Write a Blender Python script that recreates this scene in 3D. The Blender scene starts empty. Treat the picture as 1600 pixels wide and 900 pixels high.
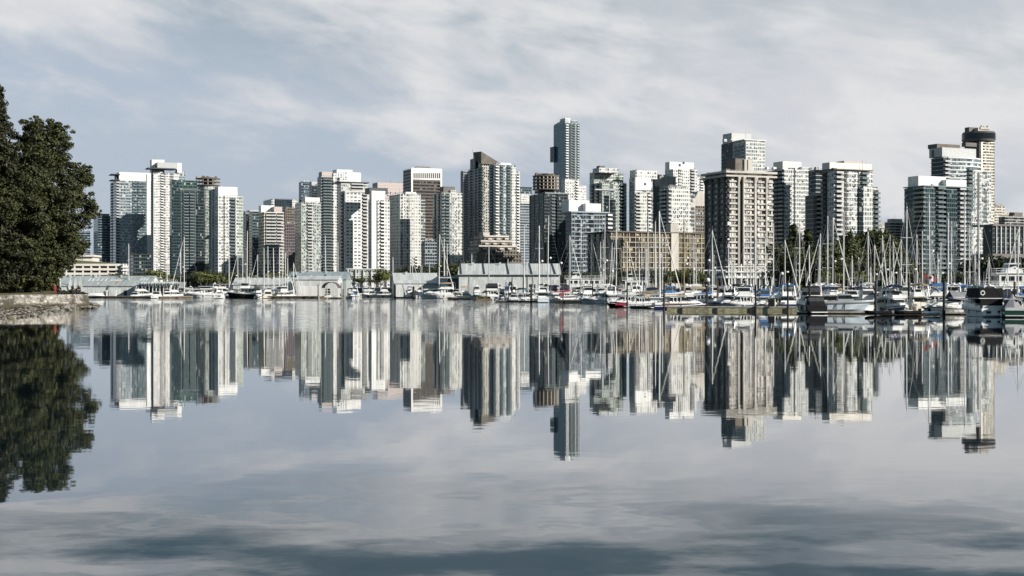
import bpy, math, random
import numpy as np
from mathutils import Vector
R = math.radians
rng = random.Random(11)
scene = bpy.context.scene
col = scene.collection

# ------------------------------------------------------------------ camera, sky, sun, exposure
K, H0, CZ = 2110.0, 447.0, 4.0            # focal length in px of a 1600 wide frame, horizon row, eye height
cam = bpy.data.objects.new('camera', bpy.data.cameras.new('camera'))
col.objects.link(cam)
cam.location = (0, 0, CZ)
cam.rotation_euler = (R(90 - 0.0814), 0, 0)
cam.data.sensor_width = 36
cam.data.lens = K / 1600 * 36
cam.data.clip_start = 0.5
cam.data.clip_end = 20000
scene.camera = cam
scene.view_settings.view_transform = 'Standard'
scene.view_settings.look = 'None'
scene.view_settings.gamma = 1
scene.view_settings.exposure = 0.42
scene.cycles.max_bounces = 6
scene.cycles.caustics_reflective = False
scene.cycles.caustics_refractive = False

SUN_AZ, SUN_EL = 60.0, 24.0               # degrees to the right of straight behind the camera; elevation
sun = bpy.data.objects.new('sun', bpy.data.lights.new('sun', 'SUN'))
col.objects.link(sun)
sun.data.energy = 4.8
sun.data.angle = R(0.5)
sun.data.color = (1.0, 0.945, 0.865)
sdir = Vector((math.sin(R(SUN_AZ)) * math.cos(R(SUN_EL)), -math.cos(R(SUN_AZ)) * math.cos(R(SUN_EL)), math.sin(R(SUN_EL))))
sun.rotation_euler = sdir.to_track_quat('Z', 'Y').to_euler()

world = bpy.data.worlds.new('World')
scene.world = world
world.use_nodes = True
wn, wl = world.node_tree.nodes, world.node_tree.links
wn.clear()


def mth(nodes, links, op, a, b=None, c=None):
    n = nodes.new('ShaderNodeMath')
    n.operation = op
    for i, v in enumerate((a, b, c)):
        if v is None:
            continue
        if isinstance(v, (int, float)):
            n.inputs[i].default_value = v
        else:
            links.new(v, n.inputs[i])
    return n.outputs[0]


def mixc(nodes, links, fac, a, b):
    n = nodes.new('ShaderNodeMix')
    n.data_type = 'RGBA'
    for s, v in ((n.inputs[0], fac), (n.inputs[6], a), (n.inputs[7], b)):
        if isinstance(v, (int, float)):
            s.default_value = v
        elif isinstance(v, tuple):
            s.default_value = (*v[:3], 1)
        else:
            links.new(v, s)
    return n.outputs[2]


def smooth(nodes, links, v, lo, hi):
    n = nodes.new('ShaderNodeMapRange')
    n.interpolation_type = 'SMOOTHSTEP'
    links.new(v, n.inputs[0])
    n.inputs[1].default_value = lo
    n.inputs[2].default_value = hi
    return n.outputs[0]


def build_world():
    M = lambda *a: mth(wn, wl, *a)
    out = wn.new('ShaderNodeOutputWorld')
    bg = wn.new('ShaderNodeBackground')
    bg.inputs[1].default_value = 0.1
    wl.new(bg.outputs[0], out.inputs[0])
    sky = wn.new('ShaderNodeTexSky')
    sky.sky_type = 'NISHITA'
    sky.sun_disc = False
    sky.sun_elevation = R(SUN_EL)
    sky.sun_rotation = R(180 - SUN_AZ)
    sky.altitude = 0
    sky.air_density = 1.0
    sky.dust_density = 1.2
    hs = wn.new('ShaderNodeHueSaturation')
    hs.inputs['Saturation'].default_value = 0.5
    wl.new(sky.outputs[0], hs.inputs['Color'])
    base = mixc(wn, wl, 0.85, hs.outputs[0], (3.15, 3.68, 4.45))
    tc = wn.new('ShaderNodeTexCoord')
    sp = wn.new('ShaderNodeSeparateXYZ')
    wl.new(tc.outputs['Generated'], sp.inputs[0])
    az = M('ARCTAN2', sp.outputs[0], sp.outputs[1])
    el = M('MAXIMUM', sp.outputs[2], 0.0)
    tilt = M('ADD', el, M('MULTIPLY', az, 0.17))            # cloud streets fall towards the right

    def noise(ax, ay, off, scale, detail, rough, dist):
        cb = wn.new('ShaderNodeCombineXYZ')
        wl.new(M('MULTIPLY', az, ax), cb.inputs[0])
        wl.new(M('MULTIPLY', tilt, ay), cb.inputs[1])
        cb.inputs[2].default_value = off
        n = wn.new('ShaderNodeTexNoise')
        wl.new(cb.outputs[0], n.inputs['Vector'])
        n.inputs['Scale'].default_value = scale
        n.inputs['Detail'].default_value = detail
        n.inputs['Roughness'].default_value = rough
        n.inputs['Distortion'].default_value = dist
        return n.outputs['Fac']
    big = noise(2.2, 8.0, 3.7, 1.6, 4, .55, .6)
    fine = noise(4.6, 11.5, 8.1, 2.2, 8, .58, .35)
    edge = M('ADD', tilt, M('MULTIPLY', M('SUBTRACT', fine, .5), 0.10))
    bank = smooth(wn, wl, edge, 0.072, 0.108)               # the cloud sheet begins above this line
    holes = smooth(wn, wl, M('ADD', M('MULTIPLY', big, .6), M('MULTIPLY', fine, .4)), 0.36, 0.56)
    right = smooth(wn, wl, az, -0.06, 0.16)
    holes = M('MAXIMUM', holes, M('MULTIPLY', right, M('ADD', 0.5, M('MULTIPLY', holes, .5))))
    low = M('MULTIPLY', smooth(wn, wl, fine, 0.52, 0.72), 0.35)
    cov = M('MAXIMUM', M('MULTIPLY', bank, holes), low)
    ccol = mixc(wn, wl, smooth(wn, wl, noise(4.0, 8.5, 21., 2.2, 7, .56, .3), .36, .62), (4.75, 4.88, 5.2), (5.7, 5.72, 5.8))
    # upper sky, out of frame, set bluer and darker to cut the fill light
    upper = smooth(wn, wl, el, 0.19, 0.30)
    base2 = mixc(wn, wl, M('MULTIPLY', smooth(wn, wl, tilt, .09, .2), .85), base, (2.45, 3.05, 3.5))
    side = smooth(wn, wl, M('ABSOLUTE', az), .5, 1.15)      # unseen sky at the sides and behind darkened to deepen shaded faces
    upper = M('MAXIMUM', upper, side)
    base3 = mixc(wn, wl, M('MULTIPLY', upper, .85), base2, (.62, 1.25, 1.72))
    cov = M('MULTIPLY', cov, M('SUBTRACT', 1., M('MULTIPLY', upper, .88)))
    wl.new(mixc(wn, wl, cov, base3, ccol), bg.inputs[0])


build_world()

# ------------------------------------------------------------------ materials
MATS = {}


def new_mat(name):
    m = bpy.data.materials.new(name)
    m.use_nodes = True
    nt = m.node_tree
    return m, nt.nodes, nt.links, nt.nodes['Principled BSDF']


def plain(name, c, rough=.6, metal=0., var=.12, scale=.6, spec=.5, stretch=(1, 1, 1)):
    """A painted, concrete or metal surface with weathering noise."""
    m, n, l, b = new_mat(name)
    tc = n.new('ShaderNodeTexCoord')
    mp = n.new('ShaderNodeMapping')
    mp.inputs['Scale'].default_value = stretch
    l.new(tc.outputs['Object'], mp.inputs[0])
    nz = n.new('ShaderNodeTexNoise')
    nz.inputs['Scale'].default_value = scale
    nz.inputs['Detail'].default_value = 6
    nz.inputs['Roughness'].default_value = .65
    l.new(mp.outputs[0], nz.inputs['Vector'])
    f = smooth(n, l, nz.outputs['Fac'], .3, .7)
    lo = tuple(x * (1 - var) for x in c)
    hi = tuple(min(.9, x * (1 + var * .6)) for x in c)
    l.new(mixc(n, l, f, lo, hi), b.inputs['Base Color'])
    b.inputs['Roughness'].default_value = rough
    b.inputs['Metallic'].default_value = metal
    b.inputs['Specular IOR Level'].default_value = spec
    MATS[name] = m
    return m


def facade(name, dark, mid, pale, frame, pw=1.6, fh=3.0, mx=.1, mz=.22, fm=.35, fp=.15, ior=1.6, rough=.12, streak=.1):
    """Curtain wall or window wall: every pane differs (dark, tinted or with blinds drawn) between frames and spandrels."""
    m, n, l, b = new_mat(name)
    M = lambda *a: mth(n, l, *a)
    uv = n.new('ShaderNodeUVMap')
    sp = n.new('ShaderNodeSeparateXYZ')
    l.new(uv.outputs[0], sp.inputs[0])
    x, z = M('DIVIDE', sp.outputs[0], pw), M('DIVIDE', sp.outputs[1], fh)
    cb = n.new('ShaderNodeCombineXYZ')
    l.new(M('FLOOR', x), cb.inputs[0])
    l.new(M('FLOOR', z), cb.inputs[1])
    oi = n.new('ShaderNodeObjectInfo')
    l.new(M('MULTIPLY', oi.outputs['Random'], 91.), cb.inputs[2])
    wnz = n.new('ShaderNodeTexWhiteNoise')
    l.new(cb.outputs[0], wnz.inputs['Vector'])
    r = wnz.outputs['Value']
    s2 = n.new('ShaderNodeSeparateColor')
    l.new(wnz.outputs['Color'], s2.inputs[0])
    gl = mixc(n, l, M('LESS_THAN', r, fm), dark, mid)
    gl = mixc(n, l, M('MULTIPLY', s2.outputs[1], .5), gl, dark)
    cb2 = n.new('ShaderNodeCombineXYZ')           # some bays are glazed from top to bottom
    l.new(M('FLOOR', M('MULTIPLY', x, .5)), cb2.inputs[0])
    l.new(M('MULTIPLY', oi.outputs['Random'], 37.), cb2.inputs[1])
    wn2 = n.new('ShaderNodeTexWhiteNoise')
    l.new(cb2.outputs[0], wn2.inputs['Vector'])
    strip = M('LESS_THAN', wn2.outputs['Value'], .13)
    gl = mixc(n, l, M('MULTIPLY', strip, .8), gl, dark)
    # blinds come down by different amounts
    fz = M('FRACT', z)
    blind = M('MULTIPLY', M('GREATER_THAN', r, 1 - fp), M('GREATER_THAN', fz, M('MULTIPLY', s2.outputs[2], .8)))
    gl = mixc(n, l, blind, gl, pale)
    win = M('MULTIPLY', M('MAXIMUM', M('GREATER_THAN', M('FRACT', x), mx), strip), M('GREATER_THAN', fz, M('MULTIPLY', M('SUBTRACT', 1., M('MULTIPLY', strip, .6)), mz)))
    nz = n.new('ShaderNodeTexNoise')
    nz.inputs['Scale'].default_value = .15
    nz.inputs['Detail'].default_value = 5
    l.new(uv.outputs[0], nz.inputs['Vector'])
    fr = mixc(n, l, smooth(n, l, nz.outputs['Fac'], .3, .7), tuple(c * (1 - streak) for c in frame), frame)
    l.new(mixc(n, l, win, fr, gl), b.inputs['Base Color'])
    rr = n.new('ShaderNodeMapRange')
    l.new(win, rr.inputs[0])
    rr.inputs[3].default_value = .6
    rr.inputs[4].default_value = rough
    l.new(rr.outputs[0], b.inputs['Roughness'])
    b.inputs['IOR'].default_value = ior
    # panes are never quite in one plane
    vm = n.new('ShaderNodeVectorMath')
    vm.operation = 'SUBTRACT'
    l.new(wnz.outputs['Color'], vm.inputs[0])
    vm.inputs[1].default_value = (.5, .5, .5)
    vs = n.new('ShaderNodeVectorMath')
    vs.operation = 'SCALE'
    l.new(vm.outputs[0], vs.inputs[0])
    l.new(M('MULTIPLY', win, .035), vs.inputs['Scale'])
    ge = n.new('ShaderNodeNewGeometry')
    va = n.new('ShaderNodeVectorMath')
    l.new(ge.outputs['Normal'], va.inputs[0])
    l.new(vs.outputs[0], va.inputs[1])
    vn = n.new('ShaderNodeVectorMath')
    vn.operation = 'NORMALIZE'
    l.new(va.outputs[0], vn.inputs[0])
    l.new(vn.outputs[0], b.inputs['Normal'])
    MATS[name] = m
    return m


plain('white', (.72, .72, .70), .5, var=.2, scale=.5, stretch=(1, 1, .12))
plain('white_warm', (.70, .67, .60), .6, var=.12, scale=.25)
plain('boat_white', (.80, .80, .78), .3, var=.07, scale=.8)
plain('boat_cream', (.70, .64, .52), .35, var=.1, scale=.8)
plain('boat_grey', (.34, .36, .38), .35, var=.12, scale=.8)
plain('boat_pale_blue', (.52, .60, .68), .35, var=.08, scale=.8)
plain('boat_navy', (.025, .035, .10), .25, var=.2, scale=.8)
plain('boat_black', (.009, .009, .011), .35, var=.3, scale=.8, spec=.3)
plain('boat_red', (.33, .03, .06), .35, var=.2, scale=.8)
plain('boat_green', (.015, .05, .035), .3, var=.2, scale=.8)
plain('boat_teal', (.10, .22, .26), .35, var=.2, scale=.8)
plain('mast_alu', (.72, .72, .70), .38, .15, var=.08)
plain('mast_wood', (.36, .25, .09), .5, var=.2)
plain('varnish', (.30, .14, .05), .35, var=.25, scale=2)
plain('wire', (.32, .32, .33), .4, .5)
plain('steel', (.5, .51, .52), .35, .7)
plain('tinted', (.012, .016, .02), .08, var=.2, spec=.7)
plain('canvas_blue', (.06, .16, .36), .8, var=.2, scale=2, spec=.15)
plain('canvas_navy', (.02, .03, .075), .8, var=.2, scale=2, spec=.15)
plain('canvas_black', (.012, .012, .014), .8, var=.3, scale=2, spec=.15)
plain('canvas_red', (.30, .035, .05), .8, var=.25, scale=2, spec=.15)
plain('canvas_green', (.02, .07, .06), .8, var=.25, scale=2, spec=.15)
plain('canvas_tan', (.40, .32, .22), .8, var=.2, scale=2, spec=.15)
plain('canvas_grey', (.22, .22, .24), .8, var=.2, scale=2, spec=.15)
plain('canvas_white', (.68, .68, .66), .8, var=.1, scale=2, spec=.15)
plain('clear_vinyl', (.055, .06, .065), .15, var=.3, scale=2, spec=.6)
plain('fender', (.75, .75, .74), .5)
plain('concrete', (.34, .33, .31), .8, var=.2, scale=.2, stretch=(1, 1, .25))
plain('concrete_beige', (.50, .47, .425), .8, var=.18, scale=.2, stretch=(1, 1, .3))
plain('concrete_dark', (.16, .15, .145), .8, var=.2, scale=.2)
plain('concrete_brown', (.15, .13, .11), .8, var=.25, scale=.3)
plain('formwork', (.16, .13, .105), .85, var=.45, scale=.8)
plain('slab_grey', (.46, .47, .47), .6, var=.12)
plain('slab_teal', (.17, .22, .23), .5, var=.15)
plain('slab_dark', (.045, .055, .06), .5, var=.2)
plain('slab_blue', (.30, .36, .41), .5, var=.12)
plain('pink_stone', (.50, .43, .41), .7, var=.08)
plain('office_brown', (.075, .062, .052), .5, var=.2)
plain('dark_metal', (.03, .033, .037), .5, var=.2)
plain('roof_gravel', (.20, .195, .19), .9, var=.25, scale=.8)
plain('void', (.01, .011, .012), .6, var=.2)  # near-black colour standing in for shade inside slots and openings
plain('rail_glass', (.16, .21, .22), .12, var=.1, spec=.8)
plain('purple_stone', (.10, .075, .09), .7, var=.15)
plain('shed_pale', (.47, .49, .485), .6, var=.22, scale=.9, stretch=(3, 3, .12))
plain('shed_roof', (.44, .46, .455), .6, var=.25, scale=1.2, stretch=(2, .15, .3))
plain('shed_roof_blue', (.25, .29, .31), .6, var=.2, scale=1.2, stretch=(2, .15, .3))
plain('shed_green', (.29, .32, .315), .6, var=.2, scale=1.2, stretch=(2, .15, .3))
plain('shed_navy', (.035, .06, .085), .5, var=.12, scale=.3)


def cladding(name, c, axis, rust):
    m, n, l, b = new_mat(name)
    tc = n.new('ShaderNodeTexCoord')
    sp = n.new('ShaderNodeSeparateXYZ')
    l.new(tc.outputs['Object'], sp.inputs[0])
    x = mth(n, l, 'MULTIPLY', sp.outputs[0], 1.1)
    cb = n.new('ShaderNodeCombineXYZ')
    l.new(mth(n, l, 'FLOOR', x), cb.inputs[0])
    l.new(mth(n, l, 'FLOOR', mth(n, l, 'MULTIPLY', sp.outputs[2], .35)), cb.inputs[1])
    wn_ = n.new('ShaderNodeTexWhiteNoise')
    l.new(cb.outputs[0], wn_.inputs['Vector'])
    sheet = mixc(n, l, wn_.outputs['Value'], tuple(v * .78 for v in c), tuple(v * 1.06 for v in c))
    seam = mth(n, l, 'LESS_THAN', mth(n, l, 'FRACT', x), .09)
    sheet = mixc(n, l, mth(n, l, 'MULTIPLY', seam, .45), sheet, tuple(v * .4 for v in c))
    mp = n.new('ShaderNodeMapping')
    mp.inputs['Scale'].default_value = (1.6, 1.6, .22)
    l.new(tc.outputs['Object'], mp.inputs[0])
    nz = n.new('ShaderNodeTexNoise')
    nz.inputs['Scale'].default_value = .9
    nz.inputs['Detail'].default_value = 7
    nz.inputs['Roughness'].default_value = .7
    l.new(mp.outputs[0], nz.inputs['Vector'])
    l.new(mixc(n, l, mth(n, l, 'MULTIPLY', smooth(n, l, nz.outputs['Fac'], .52, .75), rust), sheet, (.16, .135, .11)), b.inputs['Base Color'])
    b.inputs['Roughness'].default_value = .6
    MATS[name] = m


cladding('shed_pale', (.64, .66, .65), 0, .5)
cladding('shed_roof', (.56, .58, .57), 0, .55)
cladding('shed_roof_blue', (.30, .36, .385), 0, .4)
cladding('shed_green', (.38, .42, .415), 0, .45)
plain('dock_wood', (.17, .125, .085), .85, var=.4, scale=1.5)
plain('dock_float', (.34, .32, .205), .85, var=.55, scale=1.2, stretch=(1, 1, 2))
plain('dock_edge', (.42, .385, .32), .85, var=.35, scale=1.5)
plain('pile_dark', (.022, .019, .017), .8, var=.5, scale=2)
plain('pile_brown', (.085, .06, .045), .85, var=.4, scale=2)
plain('rock', (.22, .205, .18), .85, var=.4, scale=2.5)
plain('bark', (.14, .11, .085), .9, var=.4, scale=4, stretch=(1, 1, .25))
plain('red_cloth', (.20, .025, .03), .8)
plain('dark_cloth', (.02, .02, .024), .85)
plain('skin', (.42, .26, .19), .6)
plain('hair', (.03, .022, .018), .7)
plain('hotel_band', (.46, .42, .335), .8, var=.15)
plain('orange', (.40, .27, .17), .7)
plain('pink_mark', (.40, .29, .29), .7)

facade('glass_dark', (.006, .014, .017), (.02, .038, .042), (.26, .28, .27), (.035, .045, .05), fm=.3, fp=.06)
facade('glass_teal_dark', (.006, .022, .027), (.012, .036, .042), (.12, .16, .16), (.02, .04, .045), fm=.5, fp=.03)
facade('glass_teal', (.010, .028, .032), (.03, .068, .074), (.34, .38, .37), (.075, .105, .11), fm=.4, fp=.08)
facade('glass_green', (.010, .03, .027), (.035, .078, .068), (.36, .42, .38), (.08, .12, .11), fm=.4, fp=.1)
facade('glass_blue', (.016, .032, .046), (.05, .082, .105), (.34, .39, .42), (.10, .135, .16), fm=.45, fp=.1)
plain('slab_sky', (.17, .24, .28), .4, var=.1)
facade('glass_sky', (.045, .125, .16), (.085, .20, .25), (.25, .35, .40), (.13, .23, .28), pw=1.4, mx=.06, mz=.12, fm=.4, fp=.02, ior=1.9)
facade('glass_pale_blue', (.05, .075, .09), (.17, .22, .25), (.52, .56, .57), (.40, .45, .47), mx=.1, mz=.24, fm=.55, fp=.22, ior=1.8)
facade('condo_pale', (.10, .12, .122), (.30, .33, .325), (.58, .58, .55), (.58, .585, .56), pw=1.9, mx=.22, mz=.3, fm=.55, fp=.28, ior=1.7)
facade('condo_white', (.12, .13, .135), (.40, .41, .40), (.64, .63, .60), (.70, .69, .665), pw=2.3, mx=.3, mz=.36, fm=.62, fp=.22)
facade('condo_grid', (.08, .09, .092), (.34, .355, .34), (.52, .52, .48), (.60, .60, .565), pw=1.7, mx=.34, mz=.42, fm=.5, fp=.25)
facade('condo_beige', (.03, .032, .032), (.17, .165, .15), (.50, .47, .41), (.47, .43, .365), pw=2.2, mx=.3, mz=.36, fm=.4, fp=.25)
facade('condo_green', (.08, .10, .094), (.27, .31, .285), (.52, .55, .50), (.50, .54, .49), pw=1.8, mx=.2, mz=.3, fm=.5, fp=.25, ior=1.7)
facade('office_grid', (.012, .012, .012), (.05, .045, .04), (.2, .18, .15), (.085, .07, .058), pw=1.5, fh=3.8, mx=.12, mz=.45, fm=.3, fp=.05)
facade('hotel_glass', (.035, .030, .022), (.20, .165, .105), (.44, .38, .26), (.17, .145, .10), pw=1.35, mx=.14, mz=.12, fm=.55, fp=.2)
facade('brown_flats', (.018, .016, .015), (.06, .052, .045), (.22, .2, .17), (.15, .125, .10), pw=2.4, mx=.35, mz=.4, fm=.4, fp=.1)
facade('purple_flats', (.014, .013, .016), (.05, .045, .05), (.2, .18, .18), (.135, .11, .12), pw=2.0, mx=.35, mz=.4, fm=.4, fp=.1)
facade('slate_grid', (.012, .017, .021), (.045, .06, .07), (.3, .33, .34), (.085, .105, .12), pw=2.2, mx=.3, mz=.34, fm=.4, fp=.08)
facade('tower_curtains', (.03, .03, .03), (.34, .335, .32), (.72, .71, .68), (.12, .115, .11), pw=1.25, mx=.1, mz=.1, fm=.55, fp=.42)


def foliage(name, a, b2):
    m, n, l, b = new_mat(name)
    ge = n.new('ShaderNodeNewGeometry')
    tc = n.new('ShaderNodeTexCoord')
    nz = n.new('ShaderNodeTexNoise')
    nz.inputs['Scale'].default_value = .35
    nz.inputs['Detail'].default_value = 3
    l.new(tc.outputs['Object'], nz.inputs['Vector'])
    f = mth(n, l, 'ADD', mth(n, l, 'MULTIPLY', ge.outputs['Random Per Island'], .5), mth(n, l, 'MULTIPLY', nz.outputs['Fac'], .6))
    l.new(mixc(n, l, smooth(n, l, f, .2, .9), a, b2), b.inputs['Base Color'])
    b.inputs['Roughness'].default_value = .6
    b.inputs['Specular IOR Level'].default_value = .25
    MATS[name] = m


foliage('leaf_park', (.012, .017, .008), (.085, .092, .034))
foliage('leaf_fir', (.014, .018, .010), (.055, .057, .027))
foliage('leaf_shore', (.025, .034, .014), (.095, .105, .04))
foliage('leaf_poplar', (.045, .058, .024), (.135, .15, .066))
foliage('leaf_dark', (.014, .019, .010), (.05, .058, .028))
foliage('leaf_bright', (.07, .085, .025), (.17, .18, .06))


def grass_mat(name, a, b2, scale):
    m, n, l, b = new_mat(name)
    tc = n.new('ShaderNodeTexCoord')
    nz = n.new('ShaderNodeTexNoise')
    nz.inputs['Scale'].default_value = scale
    nz.inputs['Detail'].default_value = 8
    nz.inputs['Roughness'].default_value = .7
    l.new(tc.outputs['Object'], nz.inputs['Vector'])
    l.new(mixc(n, l, smooth(n, l, nz.outputs['Fac'], .3, .7), a, b2), b.inputs['Base Color'])
    b.inputs['Roughness'].default_value = .9
    bp = n.new('ShaderNodeBump')
    bp.inputs['Strength'].default_value = .6
    l.new(nz.outputs['Fac'], bp.inputs['Height'])
    l.new(bp.outputs[0], b.inputs['Normal'])
    MATS[name] = m


grass_mat('lawn', (.06, .06, .022), (.15, .13, .055), .8)
grass_mat('city_ground', (.06, .06, .055), (.13, .125, .115), .08)
grass_mat('shingle', (.025, .022, .014), (.15, .125, .08), 1.2)


def stone_wall_mat():
    m, n, l, b = new_mat('stone_wall')
    tc = n.new('ShaderNodeTexCoord')
    vo = n.new('ShaderNodeTexVoronoi')
    vo.inputs['Scale'].default_value = 1.5
    mp = n.new('ShaderNodeMapping')
    mp.inputs['Scale'].default_value = (1, 1, 1.6)
    l.new(tc.outputs['Object'], mp.inputs[0])
    l.new(mp.outputs[0], vo.inputs['Vector'])
    sc = n.new('ShaderNodeSeparateColor')
    l.new(vo.outputs['Color'], sc.inputs[0])
    c = mixc(n, l, sc.outputs[0], (.20, .19, .17), (.50, .47, .42))
    nz = n.new('ShaderNodeTexNoise')
    nz.inputs['Scale'].default_value = .5
    nz.inputs['Detail'].default_value = 8
    nz.inputs['Roughness'].default_value = .75
    l.new(tc.outputs['Object'], nz.inputs['Vector'])
    c = mixc(n, l, smooth(n, l, nz.outputs['Fac'], .46, .6), c, (.06, .055, .04))
    vo2 = n.new('ShaderNodeTexVoronoi')
    vo2.feature = 'DISTANCE_TO_EDGE'
    vo2.inputs['Scale'].default_value = 1.5
    l.new(mp.outputs[0], vo2.inputs['Vector'])
    c = mixc(n, l, smooth(n, l, vo2.outputs['Distance'], .0, .07), (.08, .07, .06), c)
    sz = n.new('ShaderNodeSeparateXYZ')                   # weed and wet below the high-water line
    l.new(tc.outputs['Object'], sz.inputs[0])
    tide = smooth(n, l, mth(n, l, 'ADD', sz.outputs[2], mth(n, l, 'MULTIPLY', nz.outputs['Fac'], -1.1)), .15, .75)
    c = mixc(n, l, tide, (.055, .052, .03), c)
    l.new(c, b.inputs['Base Color'])
    b.inputs['Roughness'].default_value = .9
    MATS['stone_wall'] = m


stone_wall_mat()


def water_mat():
    m, n, l, b = new_mat('water')
    M = lambda *a: mth(n, l, *a)
    b.inputs['Base Color'].default_value = (.008, .018, .024, 1)
    b.inputs['Roughness'].default_value = .02
    b.inputs['IOR'].default_value = 1.333
    b.inputs['Coat Weight'].default_value = .7
    b.inputs['Coat IOR'].default_value = 1.333
    b.inputs['Coat Roughness'].default_value = .02
    ge = n.new('ShaderNodeNewGeometry')
    sp = n.new('ShaderNodeSeparateXYZ')
    l.new(ge.outputs['Position'], sp.inputs[0])
    X, Y = sp.outputs[0], sp.outputs[1]

    def noise(sx, sy, detail, rough=.55, out='Color'):
        mp = n.new('ShaderNodeMapping')
        mp.inputs['Scale'].default_value = (sx, sy, 1)
        l.new(ge.outputs['Position'], mp.inputs[0])
        t = n.new('ShaderNodeTexNoise')
        t.inputs['Scale'].default_value = 1
        t.inputs['Detail'].default_value = detail
        t.inputs['Roughness'].default_value = rough
        l.new(mp.outputs[0], t.inputs['Vector'])
        return t.outputs[out]

    def slope(c, k):
        s = n.new('ShaderNodeVectorMath')
        s.operation = 'SUBTRACT'
        l.new(c, s.inputs[0])
        s.inputs[1].default_value = (.5, .5, .5)
        s2 = n.new('ShaderNodeVectorMath')
        s2.operation = 'SCALE'
        l.new(s.outputs[0], s2.inputs[0])
        if isinstance(k, float):
            s2.inputs['Scale'].default_value = k
        else:
            l.new(k, s2.inputs['Scale'])
        return s2.outputs[0]
    wob = noise(.02, .05, 3, .6, 'Fac')
    wy = M('ADD', Y, M('MULTIPLY', M('SUBTRACT', wob, .5), 30.))
    ratio = M('DIVIDE', X, M('MAXIMUM', Y, 1.))
    breeze = M('MULTIPLY', smooth(n, l, wy, 98., 150.), M('SUBTRACT', 1., smooth(n, l, ratio, .05, .125)))
    breeze = M('MULTIPLY', breeze, smooth(n, l, ratio, -.335, -.295))
    near = M('SUBTRACT', 1., smooth(n, l, Y, 17.5, 32.))
    cats = M('MULTIPLY', near, smooth(n, l, M('ADD', noise(.15, .24, 6, .58, 'Fac'), M('MULTIPLY', near, .10)), .43, .70))      # cat's paws on the near water
    amp = M('ADD', .0085, M('ADD', M('MULTIPLY', breeze, .42), M('MULTIPLY', cats, .012)))
    add = n.new('ShaderNodeVectorMath')
    l.new(slope(noise(.9, 3.2, 4), amp), add.inputs[0])
    lows = n.new('ShaderNodeVectorMath')
    l.new(slope(noise(.05, .22, 2), .0035), lows.inputs[0])
    swell = n.new('ShaderNodeCombineXYZ')                 # slow glassy swell: broad facets lean and mirror the higher, bluer sky
    l.new(M('MULTIPLY', cats, -.068), swell.inputs[1])
    l.new(swell.outputs[0], lows.inputs[1])
    l.new(lows.outputs[0], add.inputs[1])
    fl = n.new('ShaderNodeVectorMath')
    fl.operation = 'MULTIPLY'
    l.new(add.outputs[0], fl.inputs[0])
    fl.inputs[1].default_value = (.35, 1., 0.)
    up = n.new('ShaderNodeVectorMath')
    l.new(fl.outputs[0], up.inputs[0])
    up.inputs[1].default_value = (0, 0, 1)
    nm = n.new('ShaderNodeVectorMath')
    nm.operation = 'NORMALIZE'
    l.new(up.outputs[0], nm.inputs[0])
    l.new(nm.outputs[0], b.inputs['Normal'])
    l.new(nm.outputs[0], b.inputs['Coat Normal'])
    MATS['water'] = m


water_mat()

# ------------------------------------------------------------------ mesh helpers


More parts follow.
